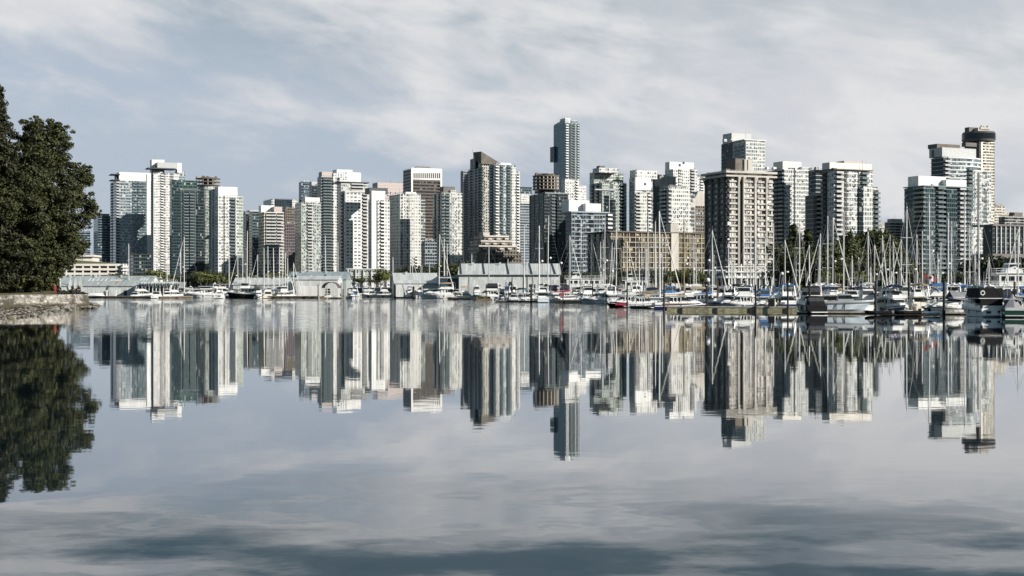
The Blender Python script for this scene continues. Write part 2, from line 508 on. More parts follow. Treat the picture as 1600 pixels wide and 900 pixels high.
class MB:
    def __init__(s):
        s.v, s.f, s.m, s.uv = [], [], [], []

    def face(s, pts, mi=0, uvs=None):
        i = len(s.v)
        s.v += [tuple(p) for p in pts]
        s.f.append(tuple(range(i, i + len(pts))))
        s.m.append(mi)
        s.uv += uvs if uvs else [(0, 0)] * len(pts)

    def box(s, x0, x1, y0, y1, z0, z1, mi=0, top=None):
        top = mi if top is None else top
        p = lambda x, y, z: (x, y, z)
        s.face([p(x0, y0, z0), p(x1, y0, z0), p(x1, y0, z1), p(x0, y0, z1)], mi, [(x0, z0), (x1, z0), (x1, z1), (x0, z1)])
        s.face([p(x1, y0, z0), p(x1, y1, z0), p(x1, y1, z1), p(x1, y0, z1)], mi, [(y0 + 200, z0), (y1 + 200, z0), (y1 + 200, z1), (y0 + 200, z1)])
        s.face([p(x1, y1, z0), p(x0, y1, z0), p(x0, y1, z1), p(x1, y1, z1)], mi, [(x1 + 400, z0), (x0 + 400, z0), (x0 + 400, z1), (x1 + 400, z1)])
        s.face([p(x0, y1, z0), p(x0, y0, z0), p(x0, y0, z1), p(x0, y1, z1)], mi, [(y1 + 600, z0), (y0 + 600, z0), (y0 + 600, z1), (y1 + 600, z1)])
        s.face([p(x0, y0, z1), p(x1, y0, z1), p(x1, y1, z1), p(x0, y1, z1)], top)
        s.face([p(x0, y1, z0), p(x1, y1, z0), p(x1, y0, z0), p(x0, y0, z0)], top)
        return s

    def prism(s, poly, z0, z1, mi=0, top=None, poly_top=None):
        """Vertical prism over a CCW outline."""
        n = len(poly)
        pt = poly_top or poly
        d = 0
        for i in range(n):
            a, b, a2, b2 = poly[i], poly[(i + 1) % n], pt[i], pt[(i + 1) % n]
            L = math.hypot(b[0] - a[0], b[1] - a[1])
            s.face([(*a, z0), (*b, z0), (*b2, z1), (*a2, z1)], mi, [(d, z0), (d + L, z0), (d + L, z1), (d, z1)])
            d += L
        s.face([(*p, z1) for p in pt], mi if top is None else top)
        s.face([(*p, z0) for p in reversed(poly)], mi if top is None else top)
        return s

    def tube(s, a, b, r, r2=None, n=6, mi=0):
        a, b = Vector(a), Vector(b)
        r2 = r if r2 is None else r2
        d = (b - a).normalized()
        e = d.orthogonal().normalized()
        g = d.cross(e)
        A = [a + (e * math.cos(t) + g * math.sin(t)) * r for t in (2 * math.pi * k / n for k in range(n))]
        B = [b + (e * math.cos(t) + g * math.sin(t)) * r2 for t in (2 * math.pi * k / n for k in range(n))]
        i = len(s.v)
        s.v += [tuple(p) for p in A + B]
        for k in range(n):
            s.f.append((i + k, i + (k + 1) % n, i + n + (k + 1) % n, i + n + k))
            s.m.append(mi)
            s.uv += [(0, 0)] * 4
        s.f.append(tuple(i + k for k in reversed(range(n))))
        s.f.append(tuple(i + n + k for k in range(n)))
        s.m += [mi, mi]
        s.uv += [(0, 0)] * (2 * n)
        return s

    def path(s, pts, r, n=5, mi=0):
        """One continuous tube along a polyline."""
        pts = [Vector(p) for p in pts]
        i0 = len(s.v)
        for k, p in enumerate(pts):
            d = (pts[min(k + 1, len(pts) - 1)] - pts[max(k - 1, 0)]).normalized()
            ref = Vector((0, 0, 1)) if abs(d.z) < .9 else Vector((1, 0, 0))
            e = d.cross(ref).normalized()
            g = d.cross(e)
            s.v += [tuple(p + (e * math.cos(2 * math.pi * q / n) + g * math.sin(2 * math.pi * q / n)) * r) for q in range(n)]
        for k in range(len(pts) - 1):
            for q in range(n):
                a = i0 + k * n
                s.f.append((a + q, a + n + q, a + n + (q + 1) % n, a + (q + 1) % n))
                s.m.append(mi)
                s.uv += [(0, 0)] * 4
        return s

    def loft(s, rings, mi=0, cap=True, close=False):
        """Skin a list of equally long point rows."""
        i0, n = len(s.v), len(rings[0])
        for r in rings:
            s.v += [tuple(p) for p in r]
        for k in range(len(rings) - 1):
            for q in range(n if close else n - 1):
                a, q2 = i0 + k * n, (q + 1) % n
                s.f.append((a + q, a + q2, a + n + q2, a + n + q))
                s.m.append(mi)
                s.uv += [(0, 0)] * 4
        if cap:
            s.f.append(tuple(i0 + q for q in reversed(range(n))))
            s.f.append(tuple(i0 + (len(rings) - 1) * n + q for q in range(n)))
            s.m += [mi, mi]
            s.uv += [(0, 0)] * (2 * n)
        return s

    def mesh(s, name, mats):
        me = bpy.data.meshes.new(name)
        me.from_pydata(s.v, [], s.f)
        for m in (mats if isinstance(mats, (list, tuple)) else [mats]):
            me.materials.append(MATS[m])
        me.polygons.foreach_set('material_index', s.m)
        u = me.uv_layers.new(name='UVMap')
        u.data.foreach_set('uv', np.array(s.uv, dtype='f4').ravel())
        me.update()
        return me

    def build(s, name, mats, parent=None, loc=(0, 0, 0)):
        return link(name, s.mesh(name, mats), parent, loc)


def link(name, me, parent=None, loc=(0, 0, 0)):
    o = bpy.data.objects.new(name, me)
    col.objects.link(o)
    o.location = loc
    if parent is not None:
        o.parent = parent
    return o


def tag(o, label=None, cat=None, group=None, kind=None):
    if label:
        o['label'] = label
    if cat:
        o['category'] = cat
    if group:
        o['group'] = group
    if kind:
        o['kind'] = kind
    return o


def empty(name, loc, rz=0., label=None, cat=None, group=None):
    o = bpy.data.objects.new(name, None)
    col.objects.link(o)
    o.location = loc
    o.rotation_euler = (0, 0, rz)
    return tag(o, label, cat, group)


def at(u, Y):
    return (u - 800) / K * Y


def zat(v, Y):
    return CZ - (v - H0) / K * Y


def dup(root, loc, rz, label, sc=None):
    r = root.copy()
    col.objects.link(r)
    r.location, r.rotation_euler = loc, (0, 0, rz)
    if sc:
        r.scale = sc
    r['label'] = label
    for ch in list(root.children):
        c = ch.copy()
        col.objects.link(c)
        c.parent = r
        for g in list(ch.children):
            d = g.copy()
            col.objects.link(d)
            d.parent = c
    return r


# ------------------------------------------------------------------ the setting: water, land
def grid_sheet(name, x0, x1, y0, y1, z, mat):
    mb = MB()
    mb.face([(x0, y0, z), (x1, y0, z), (x1, y1, z), (x0, y1, z)])
    o = mb.build(name, mat)
    o['kind'] = 'structure'
    return o


grid_sheet('water', -9000, 9000, -3000, 12000, 0, 'water')
GZ = 3.0
shore = [(-9000, 860), (-330, 860), (-150, 800), (-60, 640), (20, 560), (70, 440), (130, 360), (260, 330), (900, 320), (9000, 320)]
mb = MB()
poly = shore + [(9000, 11000), (-9000, 11000)]
mb.prism(poly, -1, GZ)
tag(mb.build('ground', 'city_ground'), kind='structure')

# the park headland on the left
wall_line = [(-420, 205), (-118, 222), (at(0, 226), 226), (at(60, 231), 231), (at(110, 236), 236), (at(137, 240), 240)]
mb = MB()
back = [(-84, 262), (-100, 300), (-130, 345), (-420, 380)]
n = len(wall_line)
lawn_edge = [(x + .4, y + 3.2) for x, y in wall_line[:-1]] + [(at(137, 240) - 3.0, 243)]
# path strip along the wall, then the lawn rising behind it
for i in range(n - 1):
    a, b2, c, d = wall_line[i], wall_line[i + 1], lawn_edge[i + 1], lawn_edge[i]
    mb.face([(*a, 2.42), (*b2, 2.42), (*c, 2.46), (*d, 2.46)])
tag(mb.build('path', 'concrete'), kind='structure')
mb = MB()
mid = [(-420, 250), (-118, 252), (-93, 250), (-86, 250), (-81, 249), (-80, 249)]
for i in range(n - 1):
    mb.face([(*lawn_edge[i], 2.46), (*lawn_edge[i + 1], 2.46), (*mid[i + 1], 3.1), (*mid[i], 3.1)])
mb.face([(*p, 3.1) for p in mid] + [(*p, 2.6) for p in back])
mb.face([(*lawn_edge[-1], 2.46), (*wall_line[-1], 2.42), (-84, 262, 2.6), (*mid[-1], 3.1)])
tag(mb.build('lawn', 'lawn'), kind='structure')
mb = MB()
wl_all = wall_line + back
thick = 1.0
wr = random.Random(5)
ns = 60
pts = []
for i in range(len(wl_all) - 1):
    a, b2 = Vector(wl_all[i]), Vector(wl_all[i + 1])
    k = max(2, int((b2 - a).length / 2.5))
    pts += [a.lerp(b2, t / k) for t in range(k)]
pts.append(Vector(wl_all[-1]))
rings = []
for i, p in enumerate(pts):
    d = (pts[min(i + 1, len(pts) - 1)] - pts[max(0, i - 1)]).normalized()
    nrm = Vector((d.y, -d.x))
    j = wr.uniform(-.08, .08)
    row = [p - nrm * thick, p + nrm * (0.02 + j * .3), p + nrm * (.22 + j), p + nrm * (.4 + j), p + nrm * (.55 + j)]
    zs = [2.52, 2.52 + wr.uniform(-.03, .05), 1.7, .8, -1.2]
    rings.append([(q.x, q.y, z) for q, z in zip(row, zs)])
mb.loft(rings, cap=False)
o = mb.build('seawall', 'stone_wall')
tag(o, 'pale grey stone seawall along the edge of the wooded headland', 'seawall')

# rubble beach in front of the wall
W0 = lambda u, v: (at(u, CZ * K / (v - H0)), CZ * K / (v - H0))
outer = [(-420, 120), (-160, 140), W0(-60, 504), W0(0, 501), W0(35, 497), W0(70, 491), W0(105, 485), W0(135, 480.5), W0(157, 477.5), W0(150, 474)]
inner = [(-420, 206), (-118, 223), (at(-30, 225), 225), (at(0, 227), 227), (at(35, 229.5), 229.5), (at(70, 232.5), 232.5), (at(105, 236), 236), (at(132, 239.8), 239.8), (-75.6, 242), (-77, 247)]
iz = [.1, .15, .2, .25, .4, .6, .8, .95, .9, .7]
rings = []
br = random.Random(9)
for (ox, oy), (ix, iy), z in zip(outer, inner, iz):
    rings.append([(ix, iy, z), (ix * .7 + ox * .3, iy * .7 + oy * .3, z * .62 + .05), (ix * .35 + ox * .65, iy * .35 + oy * .65, z * .3 + .03), (ox, oy, -.02), (ox + .5, oy - 3, -1)])
# subdivide along the shore with jitter
fine = []
for a, b2 in zip(rings[:-1], rings[1:]):
    for t in range(8):
        f = t / 8
        fine.append([tuple(p[q] * (1 - f) + r2[q] * f + (br.uniform(-.1, .1) if q == 2 and 0 < i < 3 else br.uniform(-.5, .5) if q == 1 and 0 < i < 4 else 0) for q in range(3)) for i, (p, r2) in enumerate(zip(a, b2))])
fine.append(rings[-1])
mb = MB().loft(fine, cap=False)
o = mb.build('shore_rubble', 'shingle')
tag(o, 'dark weedy rubble and shingle below the stone seawall', 'rubble', kind='stuff')


pebble_rng = random.Random(41)
pb = MB()
for k in range(900):
    f = pebble_rng.random() * (len(rings) - 2.001) + 1
    i0, fr = int(f), f % 1
    q = pebble_rng.random() ** .8
    a, b2 = [Vector(rings[i0][0]).lerp(Vector(rings[i0 + 1][0]), fr), Vector(rings[i0][3]).lerp(Vector(rings[i0 + 1][3]), fr)]
    p = a.lerp(b2, q)
    r = pebble_rng.uniform(.1, .38) * (1.25 - .4 * q)
    rr = [[(p.x + r * math.sin(math.pi * m / 4) * math.cos(2 * math.pi * w / 6) * pebble_rng.uniform(.8, 1.3), p.y + r * math.sin(math.pi * m / 4) * math.sin(2 * math.pi * w / 6) * pebble_rng.uniform(.8, 1.2), p.z + .03 - r * .62 * math.cos(math.pi * m / 4)) for w in range(6)] for m in range(5)]
    pb.loft(rr, pebble_rng.choice([0, 0, 1, 1, 2]), close=True)
tag(pb.build('shore_stones', ['shingle', 'rock', 'pile_dark']), 'loose weedy stones scattered over the rubble beach', 'stones', kind='stuff')


def rock_mesh(seed, r):
    g = random.Random(seed)
    mb = MB()
    nr, ns_ = 6, 9
    rows = []
    sx, sy, sz = g.uniform(.8, 1.4), g.uniform(.7, 1.1), g.uniform(.5, .85)
    for i in range(nr + 1):
        th = math.pi * i / nr
        rows.append([(math.sin(th) * math.cos(2 * math.pi * k / ns_) * sx * r * g.uniform(.82, 1.12), math.sin(th) * math.sin(2 * math.pi * k / ns_) * sy * r * g.uniform(.82, 1.12), -math.cos(th) * sz * r * g.uniform(.85, 1.1)) for k in range(ns_)])
    mb.loft(rows, cap=True, close=True)
    return mb.mesh('boulder', 'rock')


rocks = [rock_mesh(i, 1) for i in range(5)]
rock_spots = [(112, 476, 1.0, 'big pale rounded boulder against the foot of the seawall'), (102, 482, .85, 'pale boulder just left of the biggest boulder at the wall foot'), (84, 484, .9, 'tilted pale boulder in the middle of the rubble'),
              (79, 488, .6, 'low light boulder below the tilted middle boulder'), (52, 490.5, .75, 'flat pale boulder lying near the water edge'), (65, 492, .5, 'small pale stone beside the water edge boulder'),
              (58, 481, .6, 'dark weedy boulder at the foot of the left wall stretch'), (68, 478, .5, 'grey stone hard against the seawall'), (92, 478, .5, 'small grey stone between two pale boulders'),
              (120, 479, .5, 'stone on the right side of the biggest boulder'), (128, 476, .45, 'flat slab stone near the end of the wall'), (140, 478, .55, 'wet brown boulder past the end of the wall'),
              (147, 477, .5, 'outermost low boulder at the tip of the rubble spit'), (134, 480, .4, 'small wet stone at the water edge near the spit'), (36, 492, .5, 'mossy stone in the weed at the far end'),
              (20, 494, .5, 'mossy half sunk stone near the frame edge'), (96, 487, .4, 'small round stone below the middle boulders'), (74, 481, .35, 'little light stone under the seawall'), (110, 485, .4, 'low stone just above the waterline')]
for i, (u, v, r, lab) in enumerate(rock_spots):
    Y = min(2110 * 3.75 / (v - H0), 238)
    z = .0 if v > 486 else .28
    r *= .8 + .35 * ((i * 37) % 10) / 10
    o = link('boulder', rocks[i % 5], None, (at(u, Y), Y, z))
    o.scale = (r, r * .9, r * (.7 + .4 * ((i * 53) % 10) / 10))
    o.rotation_euler = (0, 0, i * 1.3)
    tag(o, lab, 'boulder', 'boulders below the seawall')


# ------------------------------------------------------------------ trees
def leaf_cloud(blobs, n, size, seed, shell=.55):
    """Thousands of small pointed leaf sprays spread through the outer part of many uneven lobes."""
    g = np.random.default_rng(seed)
    B = np.array(blobs, dtype='f8')
    w = (B[:, 3] * B[:, 4]) ** 1.0
    idx = g.choice(len(B), n, p=w / w.sum())
    d = g.normal(size=(n, 3))
    d /= np.linalg.norm(d, axis=1)[:, None]
    rad = shell + (1.06 - shell) * g.random(n) ** .6
    lump = 1 + .16 * np.sin(d[:, 0] * 7 + idx) * np.sin(d[:, 2] * 6 + idx * 2.3) + .1 * np.sin(d[:, 1] * 11 + d[:, 2] * 9 + idx)
    c = B[idx, :3] + d * (rad * lump)[:, None] * B[idx][:, [3, 3, 4]]
    nrm = d * .7 + g.normal(size=(n, 3)) * .6 + np.array([0, 0, .3])
    nrm /= np.linalg.norm(nrm, axis=1)[:, None]
    t = np.cross(nrm, g.normal(size=(n, 3)))
    t /= np.linalg.norm(t, axis=1)[:, None]
    b = np.cross(nrm, t)
    s = (size * g.uniform(.55, 1.3, n))[:, None]
    V = np.stack([c - t * s, c - b * s * .5 + nrm * s * .15, c + t * s, c + b * s * .5 + nrm * s * .15], axis=1).reshape(-1, 3)
    return V


def leaf_mesh(name, V, mat):
    n = len(V) // 4
    me = bpy.data.meshes.new(name)
    me.vertices.add(4 * n)
    me.vertices.foreach_set('co', V.astype('f4').ravel())
    me.loops.add(4 * n)
    me.loops.foreach_set('vertex_index', np.arange(4 * n, dtype='i4'))
    me.polygons.add(n)
    me.polygons.foreach_set('loop_start', np.arange(0, 4 * n, 4, dtype='i4'))
    me.materials.append(MATS[mat])
    me.update(calc_edges=True)
    return me


def trunk_mb(h, r, limbs, seed):
    g = random.Random(seed)
    mb = MB()
    rows = []
    x = y = 0.
    for k in range(8):
        t = k / 7
        rr = r * (1 - .75 * t) * (1.5 if k == 0 else 1)
        x += g.uniform(-.02, .02) * h
        y += g.uniform(-.02, .02) * h
        rows.append([(x + rr * math.cos(2 * math.pi * q / 9) * g.uniform(.85, 1.15), y + rr * math.sin(2 * math.pi * q / 9) * g.uniform(.85, 1.15), h * t - .3) for q in range(9)])
    mb.loft(rows, close=True)
    for (a, L, z, up) in limbs:
        mb.tube((0, 0, z * h), (math.cos(a) * L, math.sin(a) * L, z * h + up), r * .4, r * .12)
    return mb


# big broadleaf tree on the headland: lobes read from the photograph's outline, spread in depth
TY = 246.
tx0, S = at(52, TY), TY / K
lobes = [(62, 214, 30, 0), (84, 208, 22, 2), (94, 217, 15, -1), (52, 197, 17, 1), (40, 222, 26, 3), (72, 245, 30, -4), (100, 268, 22, 0), (122, 272, 22, 1), (137, 280, 15, -1), (118, 300, 26, -3), (134, 318, 18, 1),
         (100, 316, 32, -5), (128, 346, 18, 0), (138, 330, 12, 2), (108, 354, 24, -4), (70, 290, 42, -6), (36, 270, 40, 0), (44, 330, 46, -7), (84, 362, 34, -6), (60, 392, 38, -7), (112, 376, 15, -2), (126, 387, 13, 0),
         (96, 398, 22, -4), (82, 420, 24, -5), (98, 424, 12, -2), (40, 412, 34, -5), (66, 440, 16, -4), (85, 440, 12, -2), (60, 330, 60, 4), (50, 250, 44, 6), (80, 380, 50, 5)]
blobs = []
lr = random.Random(3)
for (u, v, r, dy) in lobes:
    blobs.append((at(u, TY) - tx0, dy, zat(v, TY) - 3.0, r * S * .92, r * S * .86))
    blobs[-1] = (*blobs[-1][:3], r * S * .74, r * S * .66)
    for k in range(14):     # outlying sprays break the outline into smaller clumps
        a, q = lr.uniform(0, 6.28), lr.uniform(.55, 1.1)
        f = lr.uniform(.12, .36)
        blobs.append((at(u, TY) - tx0 + math.cos(a) * r * S * q, dy + lr.uniform(-.8, .5) * r * S, zat(v, TY) - 3.0 + math.sin(a) * r * S * q * .9, r * S * f, r * S * f * .62))
root = empty('broadleaf_tree', (tx0, TY, 3.0), 0, 'huge dark green broadleaf tree leaning out over the seawall', 'tree')
link('crown', leaf_mesh('crown', leaf_cloud(blobs, 125000, .24, 4, .4), 'leaf_park'), root)
trunk_mb(20, 1.15, [(.3, 6, .35, 6), (2.6, 7, .4, 7), (1.2, 5, .5, 6), (-.6, 7, .45, 4), (4, 5, .3, 6)], 8).build('trunk', 'bark', root)


def fir_blobs(h, r0, seed, base=.06):
    g = random.Random(seed)
    bl = []
    k = int(h / 1.25)
    for i in range(k):
        t = base + (1 - base) * i / k
        z = h * t
        rr = r0 * (1 - t) ** .85 * g.uniform(.75, 1.15) + .35
        for q in range(7):
            a = g.uniform(0, 6.28)
            L = rr * g.uniform(.45, 1.0)
            bl.append((math.cos(a) * L, math.sin(a) * L, z - L * .22, rr * .34 + .3, .55 + rr * .07))
        bl.append((0, 0, z, rr * .4 + .2, 1.0))
    return bl


for (u, Y, vt, r0, sd, nn, lab) in [(-2, 240, 128, 6.5, 21, 30000, 'tallest dark fir rising above the broadleaf tree at the headland'), (-60, 250, 160, 7, 22, 14000, 'dark fir mostly outside the frame beside the tallest fir')]:
    h = zat(vt, Y) - 3
    root = empty('fir_tree', (at(u, Y), Y, 3.0), 0, lab, 'tree')
    link('crown', leaf_mesh('crown', leaf_cloud(fir_blobs(h, r0, sd), int(nn * 1.6), .3, sd, .2), 'leaf_fir'), root)
    trunk_mb(h * .9, .7, [], sd).build('trunk', 'bark', root)
for (u, Y, vt, w, lab) in [(12, 240, 400, 34, 'leafy round bush at the left end of the lawn'), (74, 252, 428, 16, 'dark bush behind the big tree trunk'), (28, 256, 415, 30, 'dark undergrowth bush behind the lawn'), (-40, 242, 380, 45, 'tall bush crowding the lawn beside the fir')]:
    h = zat(vt, Y) - 2.8
    w2 = w * Y / K
    bl = [(lr.uniform(-.6, .6) * w2, lr.uniform(-1.5, 1.5), h * lr.uniform(.25, .8), w2 * lr.uniform(.35, .55), h * .28) for _ in range(12)]
    root = empty('bush', (at(u, Y), Y, 2.8), 0, lab, 'bush')
    link('foliage', leaf_mesh('foliage', leaf_cloud(bl, 5000, .3, int(u) + 99, .4), 'leaf_park'), root)
    trunk_mb(h * .5, .15, [], 3).build('stem', 'bark', root)

# the wooded park shore continues out of frame on the right and shades the nearest berths
mb = MB()
mb.prism([(92, 150), (150, 95), (400, 40), (400, 190), (140, 200), (98, 186)], -1, 2.4)
tag(mb.build('park_shore', 'lawn'), kind='structure')
# shoreline trees (a few meshes, many copies)
TREE_KINDS = {}


def tree_kind(key, mat, kind, h, w, n, size, seed):
    g = random.Random(seed)
    if kind == 'round':
        bl = [(g.uniform(-.5, .5) * w, g.uniform(-.5, .5) * w, h * g.uniform(.38, .86), w * g.uniform(.2, .36), h * g.uniform(.1, .18)) for _ in range(16)]
    elif kind == 'column':
        bl = []
        for i in range(22):
            t = i / 21
            rr = w * .5 * (math.sin(math.pi * min(1, t * .85 + .14)) ** .7)
            bl.append((g.uniform(-.3, .3) * rr, g.uniform(-.3, .3) * rr, h * (.06 + .9 * t), rr * g.uniform(.6, 1.05), h * .06))
    else:
        bl = fir_blobs(h, w * .5, seed)
    root = empty(key, (0, 0, 0), 0, None, 'tree', 'trees along the city shore')
    link('crown', leaf_mesh('crown', leaf_cloud(bl, n, size, seed, .35), mat), root)
    trunk_mb(h * .6, h * .022, [(g.uniform(0, 6), w * .3, .6, h * .15) for _ in range(4)], seed).build('trunk', 'bark', root)
    TREE_KINDS[key] = [root, h, False]


tree_kind('shore_tree', 'leaf_shore', 'round', 10, 9, 1600, .5, 31)
tree_kind('dark_shore_tree', 'leaf_dark', 'round', 10, 10, 1600, .5, 32)
tree_kind('bright_shore_tree', 'leaf_bright', 'round', 9, 8, 1600, .45, 33)
tree_kind('poplar', 'leaf_poplar', 'column', 22, 7.5, 5200, .5, 34)
tree_kind('shore_conifer', 'leaf_shore', 'fir', 20, 9, 5000, .45, 35)


def plant(key, u, Y, vt, label, wide=1.):
    rec = TREE_KINDS[key]
    h = zat(vt, Y) - GZ
    s = h / rec[1]
    sc = (s * wide, s * wide, s)
    if not rec[2]:
        rec[2] = True
        rec[0].location = (at(u, Y), Y, GZ)
        rec[0].scale = sc
        rec[0]['label'] = label
        return rec[0]
    return dup(rec[0], (at(u, Y), Y, GZ), u * 1.7, label, sc)


# ------------------------------------------------------------------ towers
TOWERS = []


class Tower:
    def __init__(s, label, u0, uc, u1, vt, Y, mat, name='apartment_tower', theta=24., D=None, roof='roof_gravel', base=GZ, cat='tower'):
        s.th, s.base = R(theta), base
        s.sn, s.cs = math.sin(s.th), math.cos(s.th)
        tc = (uc - 800) / K
        s.C = (tc * Y, Y)
        s.D = D or min(42., max(9., s.yl(u0)))
        s.W = s.x(u1)
        s.h = zat(vt, Y) - base
        s.root = empty(name, (*s.C, base), s.th, label, cat)
        TOWERS.append((s, uc, u1, mat))
        if mat:
            MB().box(0, s.W, 0, s.D, -base - .5, s.h, 0, 1).build('facade', [mat, roof], s.root)

    def x(s, u, yo=0.):                       # photo column -> metres along the front, on the plane yo behind it
        t = (u - 800) / K
        px, py = s.C[0] - s.sn * yo, s.C[1] + s.cs * yo
        return (t * py - px) / (s.cs - t * s.sn)

    def yl(s, u, xo=0.):                      # photo column -> metres back along the left side
        t = (u - 800) / K
        px, py = s.C[0] + s.cs * xo, s.C[1] + s.sn * xo
        return (px - t * py) / (s.sn + t * s.cs)

    def z(s, v, x=0., yo=0.):
        return zat(v, s.C[1] + s.sn * x + s.cs * yo) - s.base

    def box(s, part, ua, ub, vtop, vbot=None, yo=0., depth=None, mat='white', top=None):
        x0, x1 = s.x(ua, yo), s.x(ub, yo)
        d = depth if depth else s.D * .7
        if x0 < -.3 and yo >= 0:              # its left end shows on the left wall: move it back until it stands on the roof
            yo = s.yl(ua) - .1
            x0, x1 = .06, s.x(ub, yo)
            d = max(2., min(d, s.D - yo - .2))
        xm = (x0 + x1) / 2
        z0 = s.h + .003 if vbot is None else (s.z(vbot, xm, yo) if vbot < 900 else -s.base - .5)
        m = [mat] if isinstance(mat, str) else list(mat)
        return MB().box(x0, x1, yo, yo + d, z0, s.z(vtop, xm, yo), 0, len(m) - 1).build(part, m, s.root)

    def floors(s, mat='slab_grey', p=.3, t=.55, step=3., ext=None, z0=None, z1=None, part='floor_slab'):
        x0, x1, y0, y1 = ext or (0, s.W, 0, s.D)
        me = MB().box(x0 - p, x1 + p, y0 - p, y1 + p, 0, t).mesh(part, mat)
        z = step * (3 if z0 is None else math.ceil(z0 / step))
        top = s.h + .01 if z1 is None else z1
        while z < top:
            link(part, me, s.root, (0, 0, z - .07))
            z += step

    def balconies(s, u, w, mat='white', panel='rail_glass', depth=1.5, side='front', z0=None, z1=None, step=3., yo=0., xo=0., recess='void', every=1, ph=1.0):
        mb = MB()
        mb.box(-w / 2, w / 2, -depth, 0, 0, .22, 0)
        mb.box(-w / 2, w / 2, -depth - .06, -depth, -.05, ph + .2, 1)
        mb.box(-w / 2, -w / 2 + .07, -depth, 0, .22, ph + .2, 1)
        mb.box(w / 2 - .07, w / 2, -depth, 0, .22, ph + .2, 1)
        me = mb.mesh('balcony', [mat, panel])
        top = (s.h if z1 is None else z1)
        lo = 9. if z0 is None else z0
        if side == 'front':
            px, py, rz = s.x(u, yo), yo, 0.
        else:
            px, py, rz = xo, s.yl(u, xo), -math.pi / 2
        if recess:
            o = MB().box(-w / 2 + .15, w / 2 - .15, -.06, .3, lo, top - .4).build('recess_shade_strip', recess, s.root, (px, py, 0))  # dark strip proud of the wall, painting a recess's shade
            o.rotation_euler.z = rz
        z = step * math.ceil(lo / step)
        while z < top - 1:
            o = link('balcony', me, s.root, (px, py, z))
            o.rotation_euler.z = rz
            z += step * every

    def piers(s, us, w=.7, p=.45, mat='white', side='front', z0=0., z1=None, part='pier'):
        me = MB().box(-w / 2, w / 2, -p, .2, z0, s.h + .15 if z1 is None else z1).mesh(part, mat)
        for u in us:
            if side == 'front':
                link(part, me, s.root, (s.x(u), 0, 0))
            else:
                o = link(part, me, s.root, (0, s.yl(u), 0))
                o.rotation_euler.z = -math.pi / 2

    def windows(s, us, zs, w=1.6, h=1.5, yo=0., seed=1, keep=1., sill='white'):
        g = random.Random(seed)
        def wm(pane):
            mb = MB().box(-w / 2, w / 2, -.05, .1, 0, h, 0)
            mb.box(-w / 2 - .1, w / 2 + .1, -.16, .1, -.14, -.002, 1)
            mb.box(-.05, .05, -.09, -.05, 0, h, 1)
            return mb.mesh('window', [pane, sill])
        kinds = [wm('tinted'), wm('slab_dark'), wm('slab_blue')]
        for z in zs:
            for u in us:
                if g.random() < keep:
                    link('window', g.choice(kinds), s.root, (s.x(u, yo), yo, z))

    def mast(s, u, vt, r=.18, yo=4., part='antenna'):
        x = s.x(u, yo)
        MB().tube((x, yo, s.h - 1), (x, yo, s.z(vt, x, yo)), r, r * .5).build(part, 'steel', s.root)


def clutter(t, ua, ub, seed, mat='concrete', n=4):
    """Lift housings, fans and ducts standing on a roof."""
    g = random.Random(seed)
    for i in range(n):
        x0 = t.x(ua) + (t.x(ub) - t.x(ua)) * g.random()
        w, d, h = g.uniform(1.2, 3.5), g.uniform(1.2, 3), g.uniform(.8, 2.4)
        y = g.uniform(1.5, max(2, t.D * .6))
        MB().box(x0, min(x0 + w, t.W - .5), y, y + d, t.h + .003, t.h + h).build('roof_plant', mat, t.root)


# ---- left group
t = Tower('low dark blue office block just right of the park tree crown', 104, 108, 141, 361, 1700, 'glass_blue', 'office_block')
t.floors('slab_blue', .1, .5, 3.)
t = Tower('blue glass office block with a dark teal side, left of the tall pale tower', 139, 153, 173, 337, 1600, 'glass_blue', 'office_block')
t.floors('slab_blue', .08, .35, 3.)
t.box('penthouse', 157, 171, 334, None, 4, 12, 'concrete_dark')
clutter(t, 154, 168, 4)

t = Tower('wide pale blue glass tower with white crown, leftmost of the tall towers', 172, 181, 236, 282, 1400, 'glass_pale_blue')
t.floors('slab_grey', .22, .4, 3.)
t.box('crown', 186, 236, 269.5, None, .4, None, 'white')
t.box('lift_housing', 181, 186, 272, None, 3, 10, 'slab_dark')
for v in (271.5, 280.5):
    t.box('canopy', 174, 188, v, v + 1.1, -1.2, 20, 'slab_dark')
t.box('white_panel', 229.5, 235.5, 272, 900, -.5, .8, 'white')
for u in (211, 219, 226):
    t.balconies(u, 4.2, 'white', 'rail_glass', 1.4, recess=None)
t.balconies(175.5, 5, 'slab_dark', 'slab_dark', 1.2, side='left')
t.balconies(184, 3, 'white', 'slab_grey', 1.2)
clutter(t, 190, 230, 7)

t = Tower('white slab tower with stepped white rooftop box and thin flying canopy', 234, 240, 279.5, 270, 1560, 'condo_white')
t.floors('white', .12, .6, 3.)
t.box('penthouse', 237, 257, 249.5, None, 2, 12, 'white')
t.box('plant_screen', 246, 277, 254, 264, 1, 14, 'slab_grey')
t.box('penthouse', 277.2, 284, 254.5, 270, 3, 14, 'white')
t.box('canopy', 231, 275, 262.3, 264, -2, 18, 'slab_dark')
t.box('facade_wing', 279.6, 289, 268, 900, 4, 16, ('glass_pale_blue', 'white'))
t.balconies(253, 3, 'white', 'white', 1.3)
t.balconies(237.5, 9, 'slab_dark', 'rail_glass', 1.2, side='left')
t.windows([245, 248.5, 259, 263, 267, 272], [9 + 3 * k for k in range(16)], 1.9, 1.5, keep=.62, seed=4)
t.mast(241, 243)

